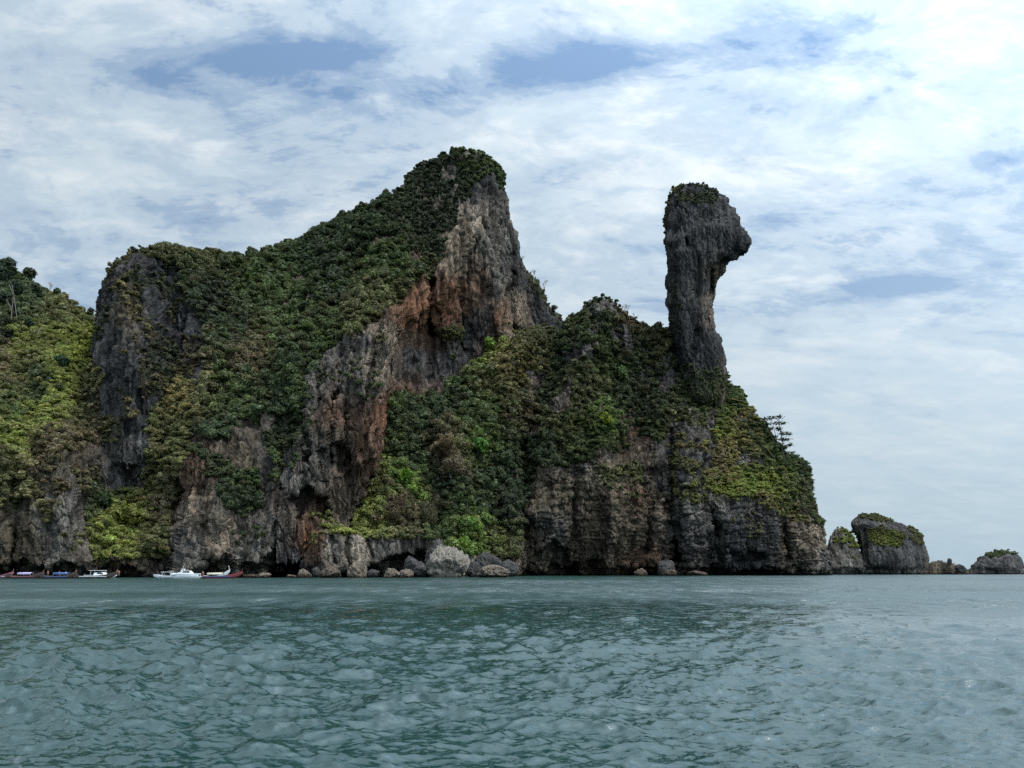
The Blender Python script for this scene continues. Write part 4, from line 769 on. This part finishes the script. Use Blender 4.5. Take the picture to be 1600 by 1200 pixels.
def longtail(px, D, Lb, label, hm, cover, stripe, cx=-.05, cl=.4, rz=0, ch=1.35, ribbon=None):
    e = boat_root('longtail_boat', px, D, label, rz)
    h = lofthull('hull', Lb, 1.9, .95, 1.55, .35, hm, parent=e, full=.45); h.location = (0, 0, .18)
    boxp('side_stripe', (Lb*.62, .05, .22), (-Lb*.04, -.93, .62), stripe, e)
    boxp('deck', (Lb*.62, 1.3, .08), (-Lb*.08, 0, .5), TANW, e)
    if cover:
        c = arch('canopy', Lb*cl, 1.9, 0, (Lb*cx, 0, ch+.25), cover, e)
        boxp('canopy_skirt', (Lb*cl*.98, .04, .35), (Lb*cx, -.93, ch+.12), cover, e)
        for sx in (-1, 0, 1):
            for sy in (-1, 1): boxp('post', (.07, .07, ch-.3), (Lb*cx+sx*Lb*cl*.46, sy*.8, .55+(ch-.3)/2), TANW, e)
    for k in range(3): boxp('bench', (.3, 1.4, .08), (Lb*(-.2+.16*k), 0, .8), TANW, e)
    en = boxp('engine', (.9, .5, .55), (-Lb*.44, 0, 1.25), METALM, e)
    b = boxp('propeller_shaft', (3.2, .07, .07), (-2.0, 0, -.35), METALM, en, (0, R(-14), 0))
    boxp('tiller', (1.3, .06, .06), (.9, 0, .25), METALM, en, (0, R(-10), 0))
    bowp = boxp('bow_post', (.16, .14, 1.5), (Lb*.475, 0, 2.25), hm, e, (0, R(22), 0))
    if ribbon: boxp('ribbon', (.26, .26, .5), (0, 0, .1), ribbon, bowp)
    return e
def speedboat(px, D, Lb, label, hh, cab=True, rz=math.pi, roof=True, dark=WHITE):
    e = boat_root('speedboat', px, D, label, rz)
    h = lofthull('hull', Lb, Lb*.3, hh, hh*.45, 0, WHITE, up=1.4, parent=e, full=.35); h.location = (0, 0, .25)
    boxp('deck', (Lb*.66, Lb*.24, .1), (-Lb*.1, 0, hh*.66), GREYH, e); boxp('hull_stripe', (Lb*.6, .04, .10), (-Lb*.12, -Lb*.152, hh*.55), METALM, e)
    if cab:
        c = boxp('cabin', (Lb*.36, Lb*.22, hh*.75), (-Lb*.02, 0, hh*1.15), WHITE, e, taper=.78, bev=.1)
        boxp('windscreen', (Lb*.2, Lb*.225, hh*.38), (Lb*.04, 0, hh*.12), GLASSM, c, (0, R(9), 0), taper=.8)
    if roof:
        boxp('hardtop', (Lb*.45, Lb*.24, .12), (-Lb*.1, 0, hh*2.0), WHITE, e, bev=.05)
        for sx in (-1, 1):
            for sy in (-1, 1): boxp('post', (.09, .07, hh*1.4), (-Lb*.1+sx*Lb*.18, sy*Lb*.1, hh*1.3), WHITE, e, (0, R(12), 0))
    for sy in (-.35, .35): 
        m = boxp('outboard_motor', (.45, .35, .6), (-Lb*.51, sy, hh*.75+.1), METALM, e, taper=.8, bev=.08); boxp('motor_leg', (.18, .15, .9), (.05, 0, -.6), METALM, m)
    return e
longtail(-4, 246, 10.5, 'bare pinkish hulled longtail boat cut off by the left edge', PINKP, None, GREYH)
longtail(40, 245, 12.0, 'longtail boat with lilac canopy and red side moored second from left', DARKW, LILAC, PINKP, cx=.0, cl=.36, ribbon=REDP)
longtail(92, 243, 11.5, 'longtail boat with bright blue canopy between lilac and white roofed boats', DARKW, BLUEP, BLUEP, cx=.08, cl=.42, ribbon=ORC)
speedboat(158, 254, 10.5, 'white speedboat with flat hardtop behind the dark longtail', 1.25, True, 0)
longtail(150, 243, 14.0, 'uncovered dark longtail boat with varnished bow before the white hardtop speedboat', DARKW, None, GREYH, ribbon=ORC)
speedboat(258, 250, 7.6, 'small white speedboat with a flat roof left of the motor yacht', 1.0, False, math.pi)
longtail(344, 246, 14.5, 'longtail boat with pale blue side and red bow beside the motor yacht', REDP, CREAM, BLUEP, cx=-.1, cl=.34, ch=1.25)
def yacht():
    e = boat_root('motor_yacht', 289, 244, 'sleek white motor yacht with dark windscreen moored between small boats', math.pi)
    h = lofthull('hull', 9.4, 2.8, 1.9, .25, 0, WHITE, up=1.3, parent=e, full=.3); h.location = (0, 0, .4)
    boxp('hull_stripe', (5.4, .05, .14), (-.4, -1.43, 1.05), METALM, e)
    c = boxp('cabin', (4.0, 2.3, 1.0), (-.6, 0, 1.95), WHITE, e, taper=.62, bev=.15)
    boxp('windscreen', (2.7, 2.12, .62), (-.15, 0, .12), GLASSM, c, taper=.72, bev=.06)
    boxp('foredeck', (3.6, 1.9, .4), (2.3, 0, 1.55), WHITE, e, (0, R(9), 0), taper=.7, bev=.12)
    a = boxp('radar_arch', (.25, 2.2, .16), (.55, 0, 2.95), WHITE, e)
    for sy in (-1, 1): boxp('arch_leg', (.3, .12, 1.1), (.1, sy, -.45), WHITE, a, (0, R(-35), 0))
    boxp('mast', (.06, .06, 1.1), (0, 0, .55), WHITE, a)
    boxp('swim_platform', (.8, 2.2, .1), (-4.9, 0, .45), GREYH, e)
    for k in range(5): boxp('rail_post', (.04, .04, .5), (1.2+.7*k, -.95+.12*k, 2.0), METALM, e)
    boxp('rail', (3.0, .04, .04), (2.6, -.72, 2.25), METALM, e, (0, R(2), R(10)))
yacht()
def prow():
    e = boat_root('longtail_boat', 338, 251, 'longtail boat moored behind with only its tall pale curved prow showing'); h = lofthull('hull', 9, 1.7, .9, 2.3, .2, GREYH, parent=e, full=.4); h.location = (0, 0, .2)
    boxp('bow_post', (.16, .14, 1.7), (4.2, 0, 3.3), CREAM, e, (0, R(-10), 0)); boxp('deck', (5, 1.2, .08), (-.6, 0, .55), TANW, e)
prow()

# people on the boats: one skinned body, seated or standing
def person(px, D, z, label, cloth, pose='stand', face=0):
    if pose == 'stand': J = [(0, 0, .95), (0, 0, 1.2), (0, 0, 1.42), (0, 0, 1.52), (0, 0, 1.66), (.2, 0, 1.4), (.27, .02, 1.12), (.24, -.12, .88), (-.2, 0, 1.4), (-.27, .02, 1.12), (-.24, -.12, .88), (.1, 0, .9), (.11, -.02, .48), (.11, 0, .06), (.11, -.18, .02), (-.1, 0, .9), (-.11, -.02, .48), (-.11, 0, .06), (-.11, -.18, .02)]
    else: J = [(0, 0, .12), (0, .02, .38), (0, 0, .60), (0, -.02, .70), (0, -.03, .84), (.2, 0, .58), (.27, -.08, .34), (.2, -.3, .22), (-.2, 0, .58), (-.27, -.08, .34), (-.2, -.3, .22), (.1, -.05, .1), (.13, -.48, .14), (.13, -.5, -.3), (.13, -.66, -.34), (-.1, -.05, .1), (-.13, -.48, .14), (-.13, -.5, -.3), (-.13, -.66, -.34)]
    E = [(0, 1), (1, 2), (2, 3), (3, 4), (2, 5), (5, 6), (6, 7), (2, 8), (8, 9), (9, 10), (0, 11), (11, 12), (12, 13), (13, 14), (0, 15), (15, 16), (16, 17), (17, 18)]
    Rr = [.15, .14, .16, .06, .11, .07, .045, .035, .07, .045, .035, .09, .065, .045, .035, .09, .065, .045, .035]
    me = bpy.data.meshes.new('person'); me.from_pydata(J, E, []); o = bpy.data.objects.new('person', me); link(o)
    o.modifiers.new('skin', 'SKIN'); o.modifiers.new('sub', 'SUBSURF').levels = 1; o.modifiers['sub'].render_levels = 1
    for k, r_ in enumerate(Rr): me.skin_vertices[0].data[k].radius = (r_, r_*.8)
    me.skin_vertices[0].data[0].use_root = True; me.materials.append(SKIN)
    o.location = ((px-CX)/FPX*D, D, z); o.rotation_euler = (0, 0, face); tag(o, label, 'person')
    zt = .86 if pose == 'stand' else .05
    sh = bpy.data.meshes.new('shirt'); sh.from_pydata([J[0], J[1], (0, 0, J[2][2]), (.19, 0, J[5][2]), (-.19, 0, J[8][2])], [(0, 1), (1, 2), (2, 3), (2, 4)], []); s = bpy.data.objects.new('shirt', sh); link(s, o)
    s.modifiers.new('skin', 'SKIN'); s.modifiers.new('sub', 'SUBSURF').levels = 1
    for k, r_ in enumerate((.17, .165, .175, .10, .10)): sh.skin_vertices[0].data[k].radius = (r_, r_*.85)
    sh.skin_vertices[0].data[0].use_root = True; sh.materials.append(cloth)
    hr = bpy.data.meshes.new('hair'); bm = bmesh.new(); bmesh.ops.create_icosphere(bm, subdivisions=2, radius=.12); bm.to_mesh(hr); bm.free(); hr.materials.append(METALM); h = bpy.data.objects.new('hair', hr); link(h, o); h.location = (0, .03, J[4][2]+.05)
    return o
person(75, 245, .78, 'person in orange shirt standing at the bow of the lilac canopied longtail', ORC, 'stand')
person(93, 246, 2.0-.05 if False else .58, 'person in red shirt standing in the blue canopied longtail', REDP, 'stand', .6)
person(103, 243.0, .58, 'person in white shirt standing near the bow of the blue canopied longtail', WHITE, 'stand', -.5)
person(186, 254, .8, 'person in orange shirt standing on the bow of the hardtop speedboat', ORC, 'stand', .3)
person(317, 246.4, .56, 'person in orange shirt standing at the stern of the red bowed longtail', ORC, 'stand', 0)

# ------------------------------------------------------------------ the sea
def sea():
    rows = 640; t = np.linspace(0, 1, rows)
    inv = np.linspace(1/8.5, 1/420, 520); rad = np.concatenate([[1.0, 3.0, 5.5, 7.5], 1/inv, np.geomspace(460, 40000, 24)])
    an_in = np.linspace(-42, 42, 860); an = np.r_[np.linspace(-180, -43, 60), an_in, np.linspace(43, 180, 60)[:-1]]
    A = np.radians(an); Rg, Ag = np.meshgrid(rad, A, indexing='ij')
    # distances are measured along the view inside the frame so that rows stay even
    X = Rg*np.sin(Ag); Y = Rg*np.cos(Ag); P = np.stack([X, Y, 0*X], -1)
    sp = np.gradient(rad)[:, None]+0*Ag
    sp = np.maximum(sp, Rg*np.abs(np.gradient(A))[None, :])
    dxy = np.zeros((2,)+X.shape); H = np.zeros_like(X); rr_ = np.random.default_rng(5)
    chop = np.ones_like(X)
    shore = 262+np.clip((X+30)*.42, 0, 130)                       # how far out the calm lee water starts
    calm = 1-.42*(1-sstep(20, 110, X))*sstep(-75, -38, Y-shore+6*vnoise(P*[.03, .1, 1], 9))
    gust = .85+.5*vnoise(P*[.02, .045, 1], 21)+.2*vnoise(P*[.07, .16, 1], 22)
    n = 96
    for k in range(n+18):
        lam = .17*(2.1/.17)**(k/(n-1)) if k < n else 2.3*4.0**((k-n)/17); th = R(258)+rr_.normal()*R(43); kx, ky = math.cos(th), math.sin(th); kk = 2*math.pi/lam
        amp = (.0088 if k < n else .0040)*lam**.93; ph = kk*(kx*X+ky*Y)+rr_.random()*6.28
        att = np.clip((lam/sp-1.6)/1.2, 0, 1); a = amp*att*calm*np.clip(gust, .3, 1.6)
        H += a*np.cos(ph); s = a*np.sin(ph)*.7; dxy[0] -= s*kx; dxy[1] -= s*ky
    P[..., 0] += dxy[0]; P[..., 1] += dxy[1]; P[..., 2] = H
    nu, nv = X.shape; idx = np.arange(nu*nv).reshape(nu, nv); a = idx[:-1]; b = idx[1:]
    q = np.stack([a, b, np.roll(b, -1, 1), np.roll(a, -1, 1)], -1).reshape(-1, 4)[:, ::-1]
    me = mesh_np('water', P.reshape(-1, 3), q); me.polygons.foreach_set('use_smooth', np.ones(len(q), bool))
    at = me.attributes.new('chop', 'FLOAT', 'POINT'); at.data.foreach_set('value', (calm*np.clip(gust, .3, 1.6)).astype(np.float32).ravel())
    at = me.attributes.new('far', 'FLOAT', 'POINT'); at.data.foreach_set('value', sstep(.12, 1.6, sp).astype(np.float32).ravel())
    m = newmat('sea_water'); g = N('ShaderNodeNewGeometry'); pos = g.outputs['Position']
    ch = N('ShaderNodeAttribute', attribute_name='chop').outputs['Fac']; fr = N('ShaderNodeAttribute', attribute_name='far').outputs['Fac']
    def wav(sc, rot, strch, det, rg=.55):
        mm = N('ShaderNodeMapping', inp={'Rotation': (0, 0, R(rot)), 'Scale': (sc, sc*strch, sc)}); L.new(pos, mm.inputs[0]); return NOI(mm.outputs[0], 1, det, rg, .3)
    def crest(x): return M_('SUBTRACT', 1.0, M_('ABSOLUTE', M_('SUBTRACT', M_('MULTIPLY', x, 2.0), 1.0)))
    small = M_('ADD', M_('MULTIPLY', crest(wav(3.0, 20, 1.9, 4)), .009), M_('MULTIPLY', crest(wav(1.3, 26, 2.2, 4)), .026))
    large = M_('ADD', M_('MULTIPLY', crest(wav(.34, 18, 1.6, 3)), .85), M_('MULTIPLY', wav(.2, 26, 1.8, 3), .4))
    hgt = M_('MULTIPLY', M_('ADD', small, M_('MULTIPLY', large, fr)), ch)
    bp = N('ShaderNodeBump', inp={'Strength': 1.0, 'Distance': 1.0}); L.new(hgt, bp.inputs['Height'])
    mu = NOI(pos, .03, 3, .5); base = MIX(mu, (.008, .032, .029), (.013, .046, .042))
    b = N('ShaderNodeBsdfPrincipled', inp={'Roughness': .012, 'IOR': 1.75}); L.new(base, b.inputs['Base Color']); L.new(M_('ADD', M_('MULTIPLY', M_('MULTIPLY', M_('POWER', fr, 1.6), M_('ADD', M_('MULTIPLY', ch, .5), .5)), .38), .015), b.inputs['Roughness'])
    # ripples finer than a pixel tilt the facets one by one
    def tilt(sc, k, loc, st=1.7):
        mm = N('ShaderNodeMapping', inp={'Location': loc, 'Rotation': (0, 0, R(6)), 'Scale': (sc, sc*st, sc)}); L.new(pos, mm.inputs[0])
        nz = N('ShaderNodeTexNoise', inp={'Scale': 1, 'Detail': 3, 'Roughness': .6}); L.new(mm.outputs[0], nz.inputs['Vector'])
        sb = N('ShaderNodeVectorMath', operation='SUBTRACT', inp={1: (.5, .5, .5)}); L.new(nz.outputs['Color'], sb.inputs[0])
        ml = N('ShaderNodeVectorMath', operation='MULTIPLY', inp={1: (k*.75, k, 0)}); L.new(sb.outputs[0], ml.inputs[0]); return ml.outputs[0]
    tf = N('ShaderNodeVectorMath', operation='SCALE'); tg = N('ShaderNodeVectorMath', operation='ADD'); L.new(tilt(.55, 1.4, (3, 1, 0)), tg.inputs[0]); L.new(tilt(.42, 2.3, (9, 4, 0), .22), tg.inputs[1]); L.new(tg.outputs[0], tf.inputs[0]); L.new(M_('MULTIPLY', fr, ch), tf.inputs['Scale'])
    t1 = N('ShaderNodeVectorMath', operation='ADD'); L.new(tf.outputs[0], t1.inputs[0]); L.new(tilt(4.5, .85, (0, 5, 0)), t1.inputs[1])
    t2 = N('ShaderNodeVectorMath', operation='ADD'); L.new(t1.outputs[0], t2.inputs[0]); L.new(bp.outputs[0], t2.inputs[1])
    t3 = N('ShaderNodeVectorMath', operation='NORMALIZE'); L.new(t2.outputs[0], t3.inputs[0])
    L.new(t3.outputs[0], b.inputs['Normal']); finish(b.outputs[0])
    me.materials.append(m); o = bpy.data.objects.new('water', me); link(o); tag(o, None, None, None, 'structure')
sea()
print('tris', sum(len(o.data.polygons)*2 for o in scene.objects if o.type == 'MESH'))
